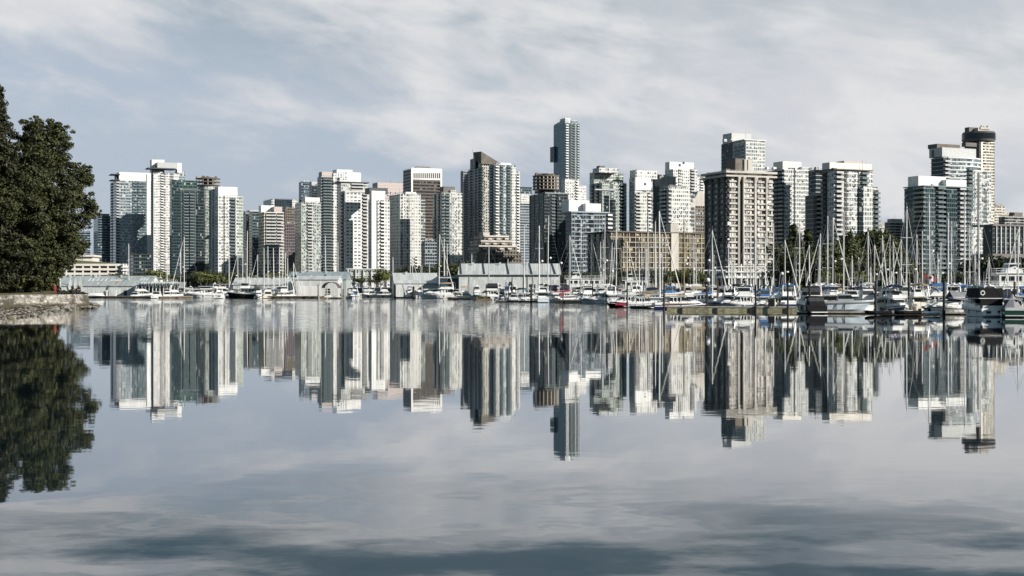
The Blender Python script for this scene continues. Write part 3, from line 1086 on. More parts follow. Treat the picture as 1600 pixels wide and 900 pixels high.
t = Tower('dark green glass tower with stepped top beside the white slab tower', 267, 268, 308, 297, 1350, 'glass_dark')
t.floors('slab_dark', .25, .4, 3.)
t.box('facade', 279.5, 308, 282, None, 2, 16, ('glass_green', 'slab_grey'))
t.box('facade', 268, 279.3, 281, 900, -.8, 10, ('glass_teal_dark', 'slab_grey'))  # dark glass box stands in for the shaded side face
t.box('facade_wing', 308.1, 320, 317, 900, 2.5, 16, ('glass_dark', 'roof_gravel'))
t.box('cornice', 282, 313, 296, 297.3, -.7, 14, 'slab_teal')
t.balconies(300, 4.5, 'slab_grey', 'rail_glass', 1.5)
t.balconies(291, 5, 'slab_teal', 'rail_glass', 1.2, recess=None)
t.piers([283, 287, 305], .4, .35, 'slab_teal')


def cyl(r, z0, z1, mi=0, n=28, mb=None, cx=0., cy=0.):
    mb = mb or MB()
    p = [(cx + r * math.cos(2 * math.pi * k / n), cy + r * math.sin(2 * math.pi * k / n)) for k in range(n)]
    return mb.prism(p, z0, z1, mi, 1 if mi == 0 else mi)


# round tower still being built
def round_tower(label, uc, rpx, Y, vglass, vtop, glass, slab, floors_open, seed):
    r = rpx / K * Y
    root = empty('round_tower', (at(uc, Y), Y, GZ), 0, label, 'tower')
    zg, zt = zat(vglass, Y) - GZ, zat(vtop, Y) - GZ
    cyl(r * .96, -4, zg).build('facade', [glass, 'roof_gravel'], root)
    me = cyl(r, 0, .35).mesh('floor_slab', [slab, slab])
    z = 9.
    while z < zg:
        link('floor_slab', me, root, (0, 0, z))
        z += 3
    cyl(r * .55, zg, zt - 1).build('core', ['void', 'void'], root)
    me = cyl(r * 1.12, 0, .75).mesh('open_floor', ['formwork', 'concrete_beige'])
    n = floors_open
    for k in range(n):
        link('open_floor', me, root, (0, 0, zg + .3 + (zt - zg - 3) * k / max(1, n - 1)))
    g = random.Random(seed)
    pm = MB().box(-.3, .3, -.3, .3, 0, zt - zg - 2.5).mesh('column', 'concrete_beige')
    for k in range(14):
        a = 2 * math.pi * k / 14
        link('column', pm, root, (math.cos(a) * r * 1.02, math.sin(a) * r * 1.02, zg + .4))
    for k in range(16):
        a, q = g.uniform(0, 6.28), g.uniform(.2, 1.0)
        w, h = g.uniform(.8, 2.6), g.uniform(.8, 2.6)
        MB().box(-w, w, -.8, .8, 0, h).build('formwork_panel', g.choice(['formwork', 'concrete_beige', 'concrete', 'concrete_brown']), root, (math.cos(a) * r * q, math.sin(a) * r * q, zt - 2.2))
    return root


round_tower('round tower under construction with bare concrete crown between white towers', 325, 17, 1420, 291, 276, 'condo_green', 'slab_teal', 3, 3)

t = Tower('white tower with sloping plain parapet and balcony column at its right', 325, 341, 371, 293, 1250, 'condo_white')
t.floors('white', .15, .7, 3.)
t.box('parapet', 341, 371, 292, 305, -.25, 14, 'white')
t.box('facade_wing', 371.1, 380, 307, 900, 3, 14, ('condo_green', 'white'))
t.balconies(364, 5, 'white', 'rail_glass', 1.6, z1=t.h - 9)
t.box('shadow_strip', 349.6, 351, 306, 900, -.32, .4, 'void')  # dark strip standing proud, painting a slot's shadow
t.windows([344, 347, 354, 357], [9 + 3 * k for k in range(22)], 1.5, 1.5, keep=.75, seed=9)
for u in (329, 334):
    t.balconies(u, 4, 'slab_blue', 'rail_glass', 1.2, side='left', recess=None)

t = Tower('narrow dark teal building behind the left sailboat masts', 380, 384, 399, 334, 1450, 'glass_dark')
t.floors('slab_dark', .2, .4, 3.)
t.box('penthouse', 383, 392, 330, None, 3, 8, 'slab_teal')
t = Tower('slim teal glass tower with white roof plate', 389, 394, 406, 331, 1380, 'glass_teal')
t.floors('slab_teal', .15, .4, 3.)
t.box('roof_plate', 390, 406, 328.5, 330.6, -1.2, 14, 'slab_grey')
t = Tower('beige balcony apartment tower with white penthouse, left of the purple slab', 404, 413, 443, 331, 1250, 'condo_beige')
t.floors('white_warm', .45, .7, 3.)
t.box('penthouse', 408, 428, 321, None, 2, 10, 'white')
t.box('penthouse', 428.3, 441, 323, None, 3, 10, 'pink_stone')
for u in (419, 427, 436):
    t.balconies(u, 4.6, 'white_warm', 'slab_grey', 1.5)
t.box('shadow_strip', 415.4, 416.6, 333, 900, -.7, .8, 'concrete_brown')
t = Tower('white gridded office block with dark side, far behind the beige tower', 403, 424, 465, 311, 1700, 'condo_grid', 'office_block')
t.floors('white', .1, .9, 3.)
t.piers([428 + 4 * k for k in range(9)], .8, .3, 'white')
t = Tower('small brown office tower left of the pale green tower', 440, 446, 466, 325, 1550, 'brown_flats', 'office_block')
t.floors('concrete_brown', .15, .6, 3.)
t = Tower('purple brown slab block behind the sailboat masts', 440, 444, 466, 350, 1380, 'purple_flats')
t.floors('purple_stone', .2, .5, 3.)
t.box('parapet', 444, 466, 349, 352, -.3, 12, 'purple_stone')

t = Tower('pale green condominium tower with blue side and slanted white top', 461, 471, 501, 316, 1280, 'condo_green')
t.floors('slab_grey', .2, .45, 3.)
t.box('parapet', 477, 500, 308.5, None, 1, 12, 'white')
t.balconies(484, 4.5, 'white', 'slab_grey', 1.5)
t.windows([474, 478.5, 492, 496.5], [12 + 3 * k for k in range(22)], 1.7, 1.4, keep=.6, seed=14)
t = Tower('flat topped blue glass office behind the pale green tower', 467, 471, 488, 284, 1680, 'glass_blue', 'office_block')
t.floors('slab_blue', .08, .35, 3.4)
t = Tower('black office tower wedged beside the curved dark tower', 483, 487, 499, 290, 1500, 'glass_dark', 'office_block')
t.box('parapet', 487, 499, 284, None, 2, 10, 'slab_grey')
t = Tower('dark balconied glass tower with white rear block on top, tallest of its cluster', 496, 502, 531, 276, 1400, 'glass_dark')
t.floors('slab_grey', .5, .45, 3., z0=20)
t.box('parapet', 503, 520, 268.5, None, .5, 12, 'pink_stone')
t.box('white_panel', 520.5, 526, 270, 900, -.7, 10, 'condo_white')
t.box('rooftop_block', 526.3, 551, 265, 285, 4, 16, ('white', 'roof_gravel'))
t.box('rooftop_block', 551.1, 564, 269.5, 285, 4.2, 16, ('white', 'roof_gravel'))
t.windows([529, 533, 536.5, 540.5], [t.z(271 + 3.3 * k, 20, 4) for k in range(4)], 1.4, 1.4, yo=4, seed=3)
for u in (508, 515):
    t.balconies(u, 4.6, 'slab_grey', 'rail_glass', 1.6, z0=9)
t.mast(537, 261, .2, 8)
t = Tower('pale tower with thin dark overhanging roof plate behind the white window grid tower', 528, 533, 576, 286, 1300, 'condo_pale')
t.box('roof_plate', 529, 577, 284, 285.4, -1.5, 24, 'slab_dark')
t.floors('slab_grey', .15, .4, 3.)
t.balconies(558, 12, 'slab_grey', 'slab_grey', 1.5, z0=t.h - 12)
t = Tower('white tower with four even columns of square windows and balconies at right', 530, 539, 580, 300, 1180, 'condo_white')
t.box('render_wall', 540, 566, 301, 900, -.3, .6, 'white')
t.floors('white', .1, .35, 3., ext=(t.x(540), t.x(566), -.3, 1))
t.windows([543.5, 549.5, 555.5, 561.5], [12 + 3 * k for k in range(24)], 2.2, 1.6, yo=-.3, seed=31)
t.balconies(570, 4, 'white', 'slab_grey', 1.7)
t.balconies(535, 9, 'slab_grey', 'rail_glass', 1.4, side='left')
t.box('cornice', 538.5, 580, 298.8, 300.2, -.6, 14, 'white_warm')
t = Tower('smooth white tower with narrow balcony slot and dark curved roof room', 579.5, 580.5, 609, 312, 1150, 'condo_white')
t.box('render_wall', 580.7, 588, 298, 900, -.25, 6, 'white')
t.box('upper_block', 588.2, 602, 298.5, None, .3, 12, 'white')
t.box('roof_room', 577, 606, 293.5, 303, 6, 12, 'slab_dark')
t.box('shadow_strip', 588.4, 590, 314, 900, -.12, .5, 'slab_dark')
t.floors('white', .1, .4, 3.)
t.balconies(597.5, 3.4, 'white', 'white', 1.6)
t = Tower('pink stone office block with flat top, far behind the white towers', 582, 590, 631, 285, 1700, 'pink_stone', 'office_block')
t.windows([594 + 4 * k for k in range(8)], [t.z(302), t.z(306), t.z(310)], 1.8, 1.8, seed=2, sill='pink_stone')
t.floors('pink_stone', .15, .4, 4.)
t = Tower('white panelled tower with dark gridded left side, left of the brown office', 608, 625, 657, 303, 1300, 'condo_grid')
t.floors('white', .12, .35, 3.)
t.piers([625.4 + 4.5 * k for k in range(8)], .45, .25, 'white')
t.box('penthouse', 634, 650, 300, None, 2, 10, 'white')
t.box('facade_wing', 657.2, 664.5, 310, 900, 2, 14, ('condo_grid', 'white'))
t.balconies(650, 3, 'white', 'white', 1.3, z1=30, z0=6)
t.windows([629, 634, 639, 645], [12 + 3 * k for k in range(24)], 1.4, 1.2, keep=.4, seed=8)
clutter(t, 628, 650, 2, 'white')

t = Tower('dark brown office tower framed in white with slotted white crown', 630, 643, 690, 263.4, 1600, 'office_grid', 'office_tower')
t.box('crown', 643.1, 690, 262.8, 281, -.45, 1.2, ('white', 'roof_gravel'))
for k in range(14):
    t.box('crown_slot', 646.3 + 3.05 * k, 648.0 + 3.05 * k, 270.5, 278.6, -.6, .3, 'void')
t.piers([643.6, 689.2], 2.2, .7, 'white')
t.floors('office_brown', .3, 1.3, 3.8, z1=t.h - 14)
MB().prism([(6, 6), (32, 6), (32, 28), (6, 28)], t.z(263), t.z(258), 0, 0, [(12, 12), (26, 12), (26, 22), (12, 22)]).build('roof', 'roof_gravel', t.root)
t = Tower('grey mid rise block at the foot of the brown office', 660, 664, 682, 376, 1200, 'slate_grid', 'apartment_block')
t.floors('slab_blue', .2, .6, 3.)

t = Tower('grey green apartment tower with dark roof room, left of the wedge topped tower', 676, 690, 722, 301, 1250, 'condo_pale')
t.floors('slab_grey', .25, .4, 3.)
t.box('roof_room', 693, 711, 291.5, None, 3, 9, 'concrete_dark')
t.box('facade', 704, 713, 297, None, .5, 8, ('condo_grid', 'roof_gravel'))
t.box('render_wall', 706, 722, 302, 900, -.4, 3, 'condo_grid')
t.balconies(699, 4.5, 'slab_grey', 'rail_glass', 1.6)
t.balconies(692, 3, 'slab_grey', 'rail_glass', 1.3)
for u in (680, 686):
    t.balconies(u, 5, 'slab_blue', 'rail_glass', 1.3, side='left')
t.windows([708, 712, 717], [12 + 3 * k for k in range(24)], 1.5, 1.4, yo=-.4, keep=.5, seed=5)

t = Tower('dark purple slab tower left of the wedge topped tower', 721, 724, 740, 267, 1650, 'purple_flats')
t.floors('slab_blue', .2, .8, 3.)
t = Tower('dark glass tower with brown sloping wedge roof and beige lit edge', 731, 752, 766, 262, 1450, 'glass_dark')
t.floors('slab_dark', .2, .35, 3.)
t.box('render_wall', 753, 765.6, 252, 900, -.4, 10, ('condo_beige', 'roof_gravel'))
t.box('core', 741, 756, 248, None, 8, 12, ('glass_dark', 'roof_gravel'))
xa, xb, xc = t.x(744, 6), t.x(752, -2), t.x(777, 0)
mb = MB()
z0, zp, ze = t.z(256), t.z(237), t.z(252)
A = [(xa, 14), (xb, -2), (xc, -2), (xc, 14)]
zt = [zp + .5, zp, ze, ze]
zb = [z0 + 6, z0, ze - 3.2, ze - 3.2]
top = [(x, y, z) for (x, y), z in zip(A, zt)]
bot = [(x, y, z) for (x, y), z in zip(A, zb)]
mb.face(top)
mb.face(list(reversed(bot)))
for i in range(4):
    j = (i + 1) % 4
    mb.face([bot[i], bot[j], top[j], top[i]])
mb.build('wedge_roof', 'concrete_brown', t.root)
t.balconies(754.5, 3, 'white', 'rail_glass', 1.5)
for u in (735, 743, 748):
    t.balconies(u, 4, 'slab_dark', 'rail_glass', 1.3, side='left', recess=None)
t.windows([758, 763], [15 + 3 * k for k in range(38)], 1.3, 1.4, yo=-.4, keep=.45, seed=6)
# slim tower crane on the roof
x = t.x(741, 10)
mb = MB()
zz = [t.z(262), t.z(251), t.z(243), t.z(236)]
for dx, dy in ((-.7, -.7), (.7, -.7), (.7, .7), (-.7, .7)):
    mb.tube((x + dx, 10 + dy, zz[0]), (x + dx, 10 + dy, zz[2]), .16)
for k in range(7):
    za, zb2 = zz[0] + (zz[2] - zz[0]) * k / 7, zz[0] + (zz[2] - zz[0]) * (k + 1) / 7
    mb.tube((x - .7, 9.3, za), (x + .7, 9.3, zb2), .12)
    mb.tube((x + .7, 10.7, za), (x - .7, 10.7, zb2), .12)
mb.tube((x + .5, 10, zz[1]), (x - 2.5, 10, zz[3] + 4), .3, .12)
mb.build('crane', 'steel', t.root)

t = Tower('tall pale glass tower with zigzag balconies right of the wedge roof', 764, 773, 806, 257, 1350, 'glass_pale_blue')
t.floors('white', .2, .35, 3.)
t.box('facade_wing', 806.2, 812.5, 268, 900, 3, 14, ('condo_pale', 'roof_gravel'))
t.box('render_wall', 800, 805.5, 262, 900, -.4, 2, 'condo_white')
t.balconies(776, 3.2, 'white', 'white', 1.7)
t.balconies(784, 3, 'white', 'rail_glass', 1.4)
t.balconies(795, 4, 'white', 'rail_glass', 1.5)
t.balconies(809, 3, 'white', 'white', 1.5, yo=3, z1=t.h - 8)
t.balconies(768, 8, 'slab_blue', 'rail_glass', 1.3, side='left')
clutter(t, 780, 800, 3, 'white')
t.box('penthouse', 782, 798, 254.5, None, 3, 10, 'white')

# brown stepped building
t = Tower('brown terraced building stepping up like a pyramid behind the marina sheds', 733, 745, 815, 394, 1000, 'brown_flats', 'terraced_building')
t.floors('concrete_brown', .5, 1.0, 3., z0=3)
for (ua, ub, vt, vb, yo) in [(749, 808, 384, 394, 5), (752, 800, 376, 384, 10), (757, 795, 368.5, 376, 15)]:
    t.box('terrace', ua, ub, vt, vb, yo, 22, ('brown_flats', 'roof_gravel'))
    t.box('terrace_parapet', ua - .5, ub + .5, vt - .6, vt + 2.0, yo - .8, .6, 'concrete_beige')
    k = ua + 6
    while k < ub - 4:
        t.box('terrace_planter', k, k + 6, vt + 3.4, vt + 5.8, yo - 2.2, 1.6, 'concrete_beige')
        k += 13
t.box('lift_housing', 755, 765, 363, 368.5, 20, 8, 'concrete_beige')

t = Tower('small pale office with dark roof between two tall towers', 810, 813, 832, 303, 1700, 'slate_grid', 'office_block')
t.floors('slab_blue', .1, 1.0, 3.4)
t.box('white_panel', 813.4, 831, 303, 318, -.3, 2, 'condo_white')
t.box('upper_floors', 812, 831, 292, None, 1, 18, ('glass_blue', 'slab_dark'))

# tower with open round floors on top
t = Tower('dark teal glass tower carrying a round unfinished concrete drum', 827, 851, 888, 302, 1250, 'glass_dark')
t.floors('slab_dark', .2, .35, 3.)
t.piers([828.5, 835, 842, 849], .5, .4, 'slab_teal', 'left')
t.piers([853, 860, 866, 873, 880, 886], .5, .4, 'slab_dark')
t.box('cornice', 852, 884, 301, 303, -1, 16, 'slab_teal')
t.box('corner_bay', 850.4, 858, 318, 900, -1.4, 1.2, 'glass_dark')
t.box('corner_bay', 870, 880, 312, 900, -1.4, 1.2, 'glass_dark')
t.balconies(864, 4, 'slab_teal', 'rail_glass', 1.4)
r = 21 / K * 1260
cx, cy = t.x(853, 14), 14
cyl(r * .6, t.h - 1, t.z(272, cx, cy), 0, 24, None, cx, cy).build('core', ['void', 'void'], t.root)
me = cyl(r, 0, .8, 0, 30).mesh('open_floor', ['formwork', 'concrete_beige'])
for k in range(5):
    link('open_floor', me, t.root, (cx, cy, t.z(297 - 5.2 * k, cx, cy)))
pm = MB().box(-.35, .35, -.35, .35, 0, t.z(276, cx, cy) - t.z(297, cx, cy)).mesh('column', 'concrete_beige')
for k in range(20):
    a = 2 * math.pi * k / 20
    link('column', pm, t.root, (cx + math.cos(a) * r * .93, cy + math.sin(a) * r * .93, t.z(297, cx, cy)))
g = random.Random(12)
for k in range(22):
    a, q = g.uniform(0, 6.28), g.uniform(.3, .95)
    w, h = g.uniform(.5, 1.8), g.uniform(.6, 2.4)
    MB().box(-w, w, -.4, .4, 0, h).build('formwork_panel', g.choice(['formwork', 'concrete_beige', 'concrete_brown']), t.root, (cx + math.cos(a) * r * q, cy + math.sin(a) * r * q, t.z(276, cx, cy) + .8))
MB().box(-1.6, 1.6, -.6, .6, 0, 2.6).build('site_cabin', 'orange', t.root, (t.x(838, 12), 12, t.h + .2))

# tallest tower
t = Tower('tallest blue glass skyscraper with white balcony stripe and slanted crown', 865, 883, 907, 192, 1580, 'glass_sky', 'skyscraper')
t.floors('slab_sky', .06, .25, 4.2)
t.box('crown', 883, 891, 184.5, None, 1, 14, ('white', 'slab_grey'))
t.box('crown', 891.2, 903, 188, None, 2, 14, ('glass_pale_blue', 'slab_grey'))
x0 = 0.3
mb = MB()
d = t.D - .5
mb.face([(x0, .5, t.h), (x0 + 5, .5, t.h), (x0 + 5, .5, t.h + 5), (x0, .5, t.h + 5)])
mb.face([(x0, d, t.h), (x0, .5, t.h), (x0, .5, t.h + 5), (x0, d, t.h + 1)])
mb.face([(x0 + 5, .5, t.h), (x0 + 5, d, t.h), (x0 + 5, d, t.h + 1), (x0 + 5, .5, t.h + 5)])
mb.face([(x0, .5, t.h + 5), (x0 + 5, .5, t.h + 5), (x0 + 5, d, t.h + 1), (x0, d, t.h + 1)])
mb.build('sloping_parapet', 'slab_grey', t.root)
y0, y1 = t.yl(868), t.yl(863)
MB().box(-2.6, .5, t.yl(869), t.yl(866) + 6, t.z(250), t.z(226)).build('projecting_bay', 'glass_teal', t.root)
t.balconies(885.5, 3.4, 'white', 'white', 1.6)
t.balconies(896, 3.6, 'slab_dark', 'rail_glass', 1.4)
t.balconies(903, 2.4, 'slab_grey', 'slab_grey', 1.3)
t.box('shadow_strip', 889.6, 892, 195, 900, -.2, .5, 'void')
t.piers([893.4, 899.5, 906], .8, .4, 'slab_grey')
t.mast(879, 181, .2, 12)
t.mast(901, 184, .15, 10)

t = Tower('white tower with square windows below the tallest skyscraper', 878, 883, 905, 280, 1420, 'condo_white')
t.floors('white', .1, .5, 3.)
t.box('facade_wing', 905.2, 916, 290, 900, 2, 14, ('condo_white', 'white'))
t.windows([887, 891.5, 896], [t.z(288 + 4.5 * k) for k in range(9)], 1.5, 1.4, keep=.8, seed=7)
t.balconies(901, 2.6, 'white', 'white', 1.4)
t = Tower('slate blue block with plain white rooftop boxes in front of the green glass tower', 884, 893, 957, 332, 950, 'slate_grid', 'apartment_block')
t.floors('slab_blue', .15, .45, 3.)
t.box('rooftop_box', 889, 921, 313, None, 8, 12, ('white', 'white'))
t.box('rooftop_box', 915, 939, 318, None, 3, 8, ('white', 'white'))
t.box('cornice', 892, 952, 330.6, 332.4, -.8, 18, 'slab_blue')
t.balconies(952, 3.6, 'white', 'white', 1.6)
t.windows([900 + 6.2 * k for k in range(8)], [12 + 3 * k for k in range(13)], 1.5, 1.5, keep=.9, seed=10, sill='slab_blue')

t = Tower('green glass tower with stepped rooftop blocks and bright right face', 921, 941, 979, 285, 1150, 'condo_green')
t.floors('slab_teal', .3, .4, 3.)
t.box('upper_block', 928, 974, 270, None, 3, 16, ('condo_green', 'roof_gravel'))
t.box('penthouse', 936, 966, 262.5, 270, 5, 12, ('condo_pale', 'roof_gravel'))
clutter(t, 938, 964, 6, 'concrete', 5)
t.box('roof_room', 937, 945, 259, 262.6, 8, 6, 'concrete_dark')
t.box('ledge', 930, 962, 295.5, 297.3, -1.6, 2, 'slab_grey')
t.piers([945, 952, 959, 966], .5, .5, 'slab_grey', z1=t.z(297))
t.box('corner_bay', 946, 951, 305, 900, -1.2, 1.5, 'glass_dark')
t.box('corner_bay', 955, 962, 312, 900, -1.6, 1.8, 'glass_dark')
t.balconies(972, 4, 'white_warm', 'rail_glass', 1.6)
for u in (926, 934):
    t.balconies(u, 5, 'slab_dark', 'rail_glass', 1.4, side='left')

t = Tower('white capped tower with blank white top wall and dark left balconies', 983, 992, 1020, 278, 1150, 'condo_pale')
t.box('render_wall', 993, 1017, 277.4, 297, -.3, 8, 'white')
t.box('penthouse', 993, 1027, 266, None, 4, 10, ('condo_white', 'roof_gravel'))
t.box('grid_bay', 999.5, 1011, 301, 900, -1.2, 2, ('condo_grid', 'white'))
t.floors('slab_grey', .2, .4, 3., z1=t.z(298))
t.balconies(995.5, 3.6, 'slab_grey', 'slab_grey', 1.5, z1=t.z(303))
t.balconies(1014, 3, 'white', 'white', 1.4, z1=t.z(300))
t.windows([1008], [t.z(289)], 2, 2, yo=-.3)
t.mast(994, 262, .25, 5)
t = Tower('plain grey concrete tower with teal left side', 1017, 1031, 1056, 275, 1200, 'concrete')
t.box('facade', 1018, 1031, 290, 900, -.4, t.D - 2, ('glass_teal', 'roof_gravel'))
MB().box(-.35, .2, 1, t.D - 1, 6, t.h - 9).build('side_glazing', 'glass_teal', t.root)
t.floors('concrete', .12, .3, 3., z1=t.h - 10, ext=(0, t.W, .8, t.D))
MB().box(-1, 3.5, 10, 14, t.h - 20, t.h + 2).build('fin_wall', 'concrete_dark', t.root)
t = Tower('white gridded block with curved dark balconies in front of the grey tower', 1034, 1044, 1076, 292, 1000, 'condo_grid')
t.floors('white', .12, .4, 3.)
t.box('facade_wing', 1076.2, 1086, 304, 900, 1.5, 12, ('condo_grid', 'white'))
t.balconies(1037.5, 8, 'slab_grey', 'slab_grey', 1.8, side='left')
t.balconies(1046, 3, 'slab_grey', 'slab_grey', 1.5)
t.windows([1050, 1054, 1059, 1064, 1069, 1073], [12 + 3 * k for k in range(17)], 1.5, 1.4, keep=.7, seed=77)
t = Tower('white balconied tower rising behind the grey concrete tower', 1039, 1052, 1089, 264, 1350, 'condo_white')
t.box('penthouse', 1046, 1084, 253.5, None, 4, 14, ('white', 'roof_gravel'))
t.windows([1068], [t.z(257, 20, 4)], 2.4, 2.4, yo=4)
t.floors('white', .15, .4, 3., z0=40)
t.balconies(1082, 4.5, 'white', 'slab_grey', 1.6, z0=40)
t.balconies(1063, 4, 'white', 'slab_grey', 1.2, z0=40, recess=None)
t = Tower('thin white slab partly hidden left of the big concrete tower', 1087, 1089, 1104, 276, 1500, 'condo_white')
t.floors('white', .1, .4, 3.)
t.balconies(1096, 4, 'white', 'white', 1.4, z0=40)
t = Tower('beige tower with an arched roof edge left of the big concrete tower', 1080, 1083, 1102, 322, 1250, 'brown_flats')
rows = []
for (f, hh) in [(0, 0), (.15, 7), (.4, 13.5), (.65, 14.5), (.85, 13), (1, 11)]:
    rows.append([(t.W * f, 0, t.h), (t.W * f, 0, t.h + hh + .1), (t.W * f, 8, t.h + hh + .1), (t.W * f, 8, t.h)])
MB().loft(rows, close=True).build('arched_crown', 'concrete_beige', t.root)
t.floors('concrete_brown', .15, .4, 3.)
t.windows([1089, 1093, 1098], [t.z(334), t.z(344), t.z(350)], 1.6, 1.6, seed=3)

# long hotel slab
t = Tower('long brown nine storey hotel slab with beige floor bands and blank pier', 915, 954, 1106, 364, 800, 'hotel_glass', 'hotel', D=30, cat='hotel')
t.floors('hotel_band', .55, .42, 3.)
t.box('roof_plate', 952.5, 1107, 362.3, 364, -1.2, 32, 'concrete_brown')
t.box('blank_pier', 1049, 1060.5, 364.2, 900, -1.1, 3, 'concrete_beige')
t.box('lift_housing', 1048, 1059, 349.5, None, 4, 6, 'concrete_beige')
t.piers([954.6 + 9.4 * k for k in range(10)] + [1068 + 9 * k for k in range(4)], .28, .62, 'concrete_beige')
t.piers([921, 930, 938, 946], .5, .6, 'concrete_brown', 'left')

# big ribbed concrete tower
t = Tower('big ribbed beige concrete apartment tower with overhanging top floor', 1101, 1137, 1207, 268, 730, 'tower_curtains', theta=22., D=24.)
bays = [(1138.5, 1151.5), (1161.5, 1177), (1183.5, 1195), (1199.5, 1207)]
zt = t.h - 3.2
for (ua, ub) in bays:
    x0, x1 = t.x(ua), t.x(ub)
    me = MB().box(x0, x1, -.9, .1, 0, .85).box(x0, x1, -.95, -.75, .85, .95).mesh('balcony', 'concrete_beige')
    for k in range(1, 20):
        link('balcony', me, t.root, (0, 0, 3 * k + .3))
me = MB().box(-.7, .1, .5, t.D - .5, 0, .8).mesh('side_balcony', 'concrete_dark')  # darker concrete colour paints the shade of this left side
for k in range(1, 20):
    link('side_balcony', me, t.root, (0, 0, 3 * k + .3))


def rib(x0, x1, p, z0, z1, flare, left=False, mat='concrete_beige'):
    """A full-height rib that splays out under the overhanging top floor."""
    a, b2 = [(x0, .1), (x0, -p), (x1, -p), (x1, .1)], [(x0 - flare, .1), (x0 - flare, -p - .9), (x1 + flare, -p - .9), (x1 + flare, .1)]
    if left:
        a, b2 = [[(-y - 0 if False else y, x) for x, y in q] for q in (a, b2)]
    rows = [[(x, y, z0) for x, y in a], [(x, y, z1 - 3) for x, y in a], [(x, y, z1) for x, y in b2], [(x, y, z1 + .4) for x, y in b2]]
    return MB().loft(rows, close=True)


for (ua, ub) in [(1151.8, 1153.6), (1159.6, 1161.3), (1177.3, 1180.3), (1195.3, 1197.2)]:
    rib(t.x(ua), t.x(ub), 1.3, -3, zt, .5).build('rib', 'concrete_beige', t.root)
t.box('shadow_strip', 1153.7, 1159.5, 274, 900, -.06, .6, 'void')  # near-black strip on the wall paints the shade between ribs
t.box('shadow_strip', 1180.6, 1183.2, 280, 900, -.06, .6, 'concrete_brown')
for y in (2.0, 8.0, 15.0, 21.5):
    rows = [[(.1, y, -3), (-1.2, y, -3), (-1.2, y + 1.2, -3), (.1, y + 1.2, -3)], [(.1, y, zt - 3), (-1.2, y, zt - 3), (-1.2, y + 1.2, zt - 3), (.1, y + 1.2, zt - 3)],
            [(.1, y - .5, zt), (-2, y - .5, zt), (-2, y + 1.7, zt), (.1, y + 1.7, zt)]]
    MB().loft(rows, close=True).build('rib', 'concrete_brown', t.root)  # brown instead of beige, painting the left ribs as shaded
MB().box(-2.2, t.W + 1.6, -2.2, t.D + 1, zt + .41, zt + 1.3).build('top_overhang', 'concrete_beige', t.root)
MB().box(-2.3, t.W + 1.7, -2.3, t.D + 1.1, t.h - .75, t.h + .35).build('cornice', 'concrete_beige', t.root)
t.box('lift_housing', 1149, 1163, 247.5, None, 5, 9, 'concrete_brown')
t.box('lift_housing', 1163.3, 1176, 249, None, 4, 9, 'concrete_beige')
t.box('shadow_strip', 1167.5, 1169, 250, 266, 3.9, .4, 'void')
t.piers([1143, 1147.5, 1166, 1171.5, 1189], .35, .3, 'concrete_beige')

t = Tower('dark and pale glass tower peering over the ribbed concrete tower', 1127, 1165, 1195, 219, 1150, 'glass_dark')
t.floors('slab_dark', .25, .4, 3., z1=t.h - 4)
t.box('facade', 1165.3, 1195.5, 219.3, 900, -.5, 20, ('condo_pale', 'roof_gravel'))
t.box('penthouse', 1143, 1174, 208.5, None, 5, 14, 'slab_grey')
t.box('cornice', 1163, 1197, 218.3, 219.6, -1.3, 24, 'white')
for u in (1152, 1158):
    t.balconies(u, 7, 'slab_grey', 'rail_glass', 1.2, side='left', recess=None, z0=t.h - 22, z1=t.h - 3)
clutter(t, 1130, 1160, 5, 'slab_grey', 3)
t.mast(1165, 205, .15, 9)

t = Tower('pale glazed tower with dark teal balcony side right of the ribbed tower', 1199, 1224.5, 1268, 264, 1000, 'condo_pale')
t.floors('white', .1, .3, 3.)
t.box('penthouse', 1223, 1252, 252.5, None, 4, 12, ('white_warm', 'roof_gravel'))
t.box('parapet', 1252, 1268, 261, None, 1, 12, ('condo_pale', 'white'))
t.box('shadow_strip', 1240.5, 1242.5, 262, 900, -.12, .5, 'void')
for u in (1206, 1214, 1221):
    t.balconies(u, 6.5, 'slab_blue', 'rail_glass', 1.6, side='left')
clutter(t, 1200, 1222, 12, 'white', 4)
t.windows([1228, 1235, 1247, 1254], [15 + 3 * k for k in range(24)], 1.6, 1.5, keep=.22, seed=44)
t = Tower('grey residential slab with curved balconies left of the dark cornered tower', 1266, 1271, 1291, 305, 880, 'concrete_dark')
t.floors('slab_grey', .1, .35, 3.)
t.balconies(1281, 5, 'slab_grey', 'slab_grey', 1.8)
t.balconies(1288, 3, 'slab_grey', 'slab_grey', 1.5)
t = Tower('terracotta trimmed block glimpsed between two pale towers', 1266, 1268, 1284, 273, 1150, 'condo_beige')
t.floors('concrete_brown', .3, .5, 3., z0=30)
t.box('roof_plate', 1266, 1284, 271.5, 273, -.6, 10, 'concrete_brown')
t = Tower('cream and dark glass tower with stacked balconies above the poplars', 1284, 1303, 1363, 266, 850, 'condo_pale')
t.floors('white', .25, .4, 3.)
t.box('penthouse', 1296, 1362, 255, None, 4, 12, ('white_warm', 'roof_gravel'))
t.box('penthouse', 1319, 1350, 252, 256, 6, 8, ('pink_stone', 'roof_gravel'))
t.box('roof_plate', 1303, 1364, 264.5, 266, -1.4, 20, 'concrete_brown')
t.balconies(1310, 5.4, 'white', 'slab_grey', 2.0)
t.balconies(1350, 5, 'white', 'rail_glass', 1.8, z0=t.z(290))
t.box('corner_bay', 1342.5, 1348.5, 292, 900, -1.2, 1.4, 'glass_dark')  # dark glass box painting the shade of a recess
t.box('facade_wing', 1349, 1363.5, 291, 900, -1.0, 1.2, ('condo_pale', 'white'))
t.box('facade_wing', 1364, 1371, 292, 900, 3, 12, ('condo_green', 'white'))
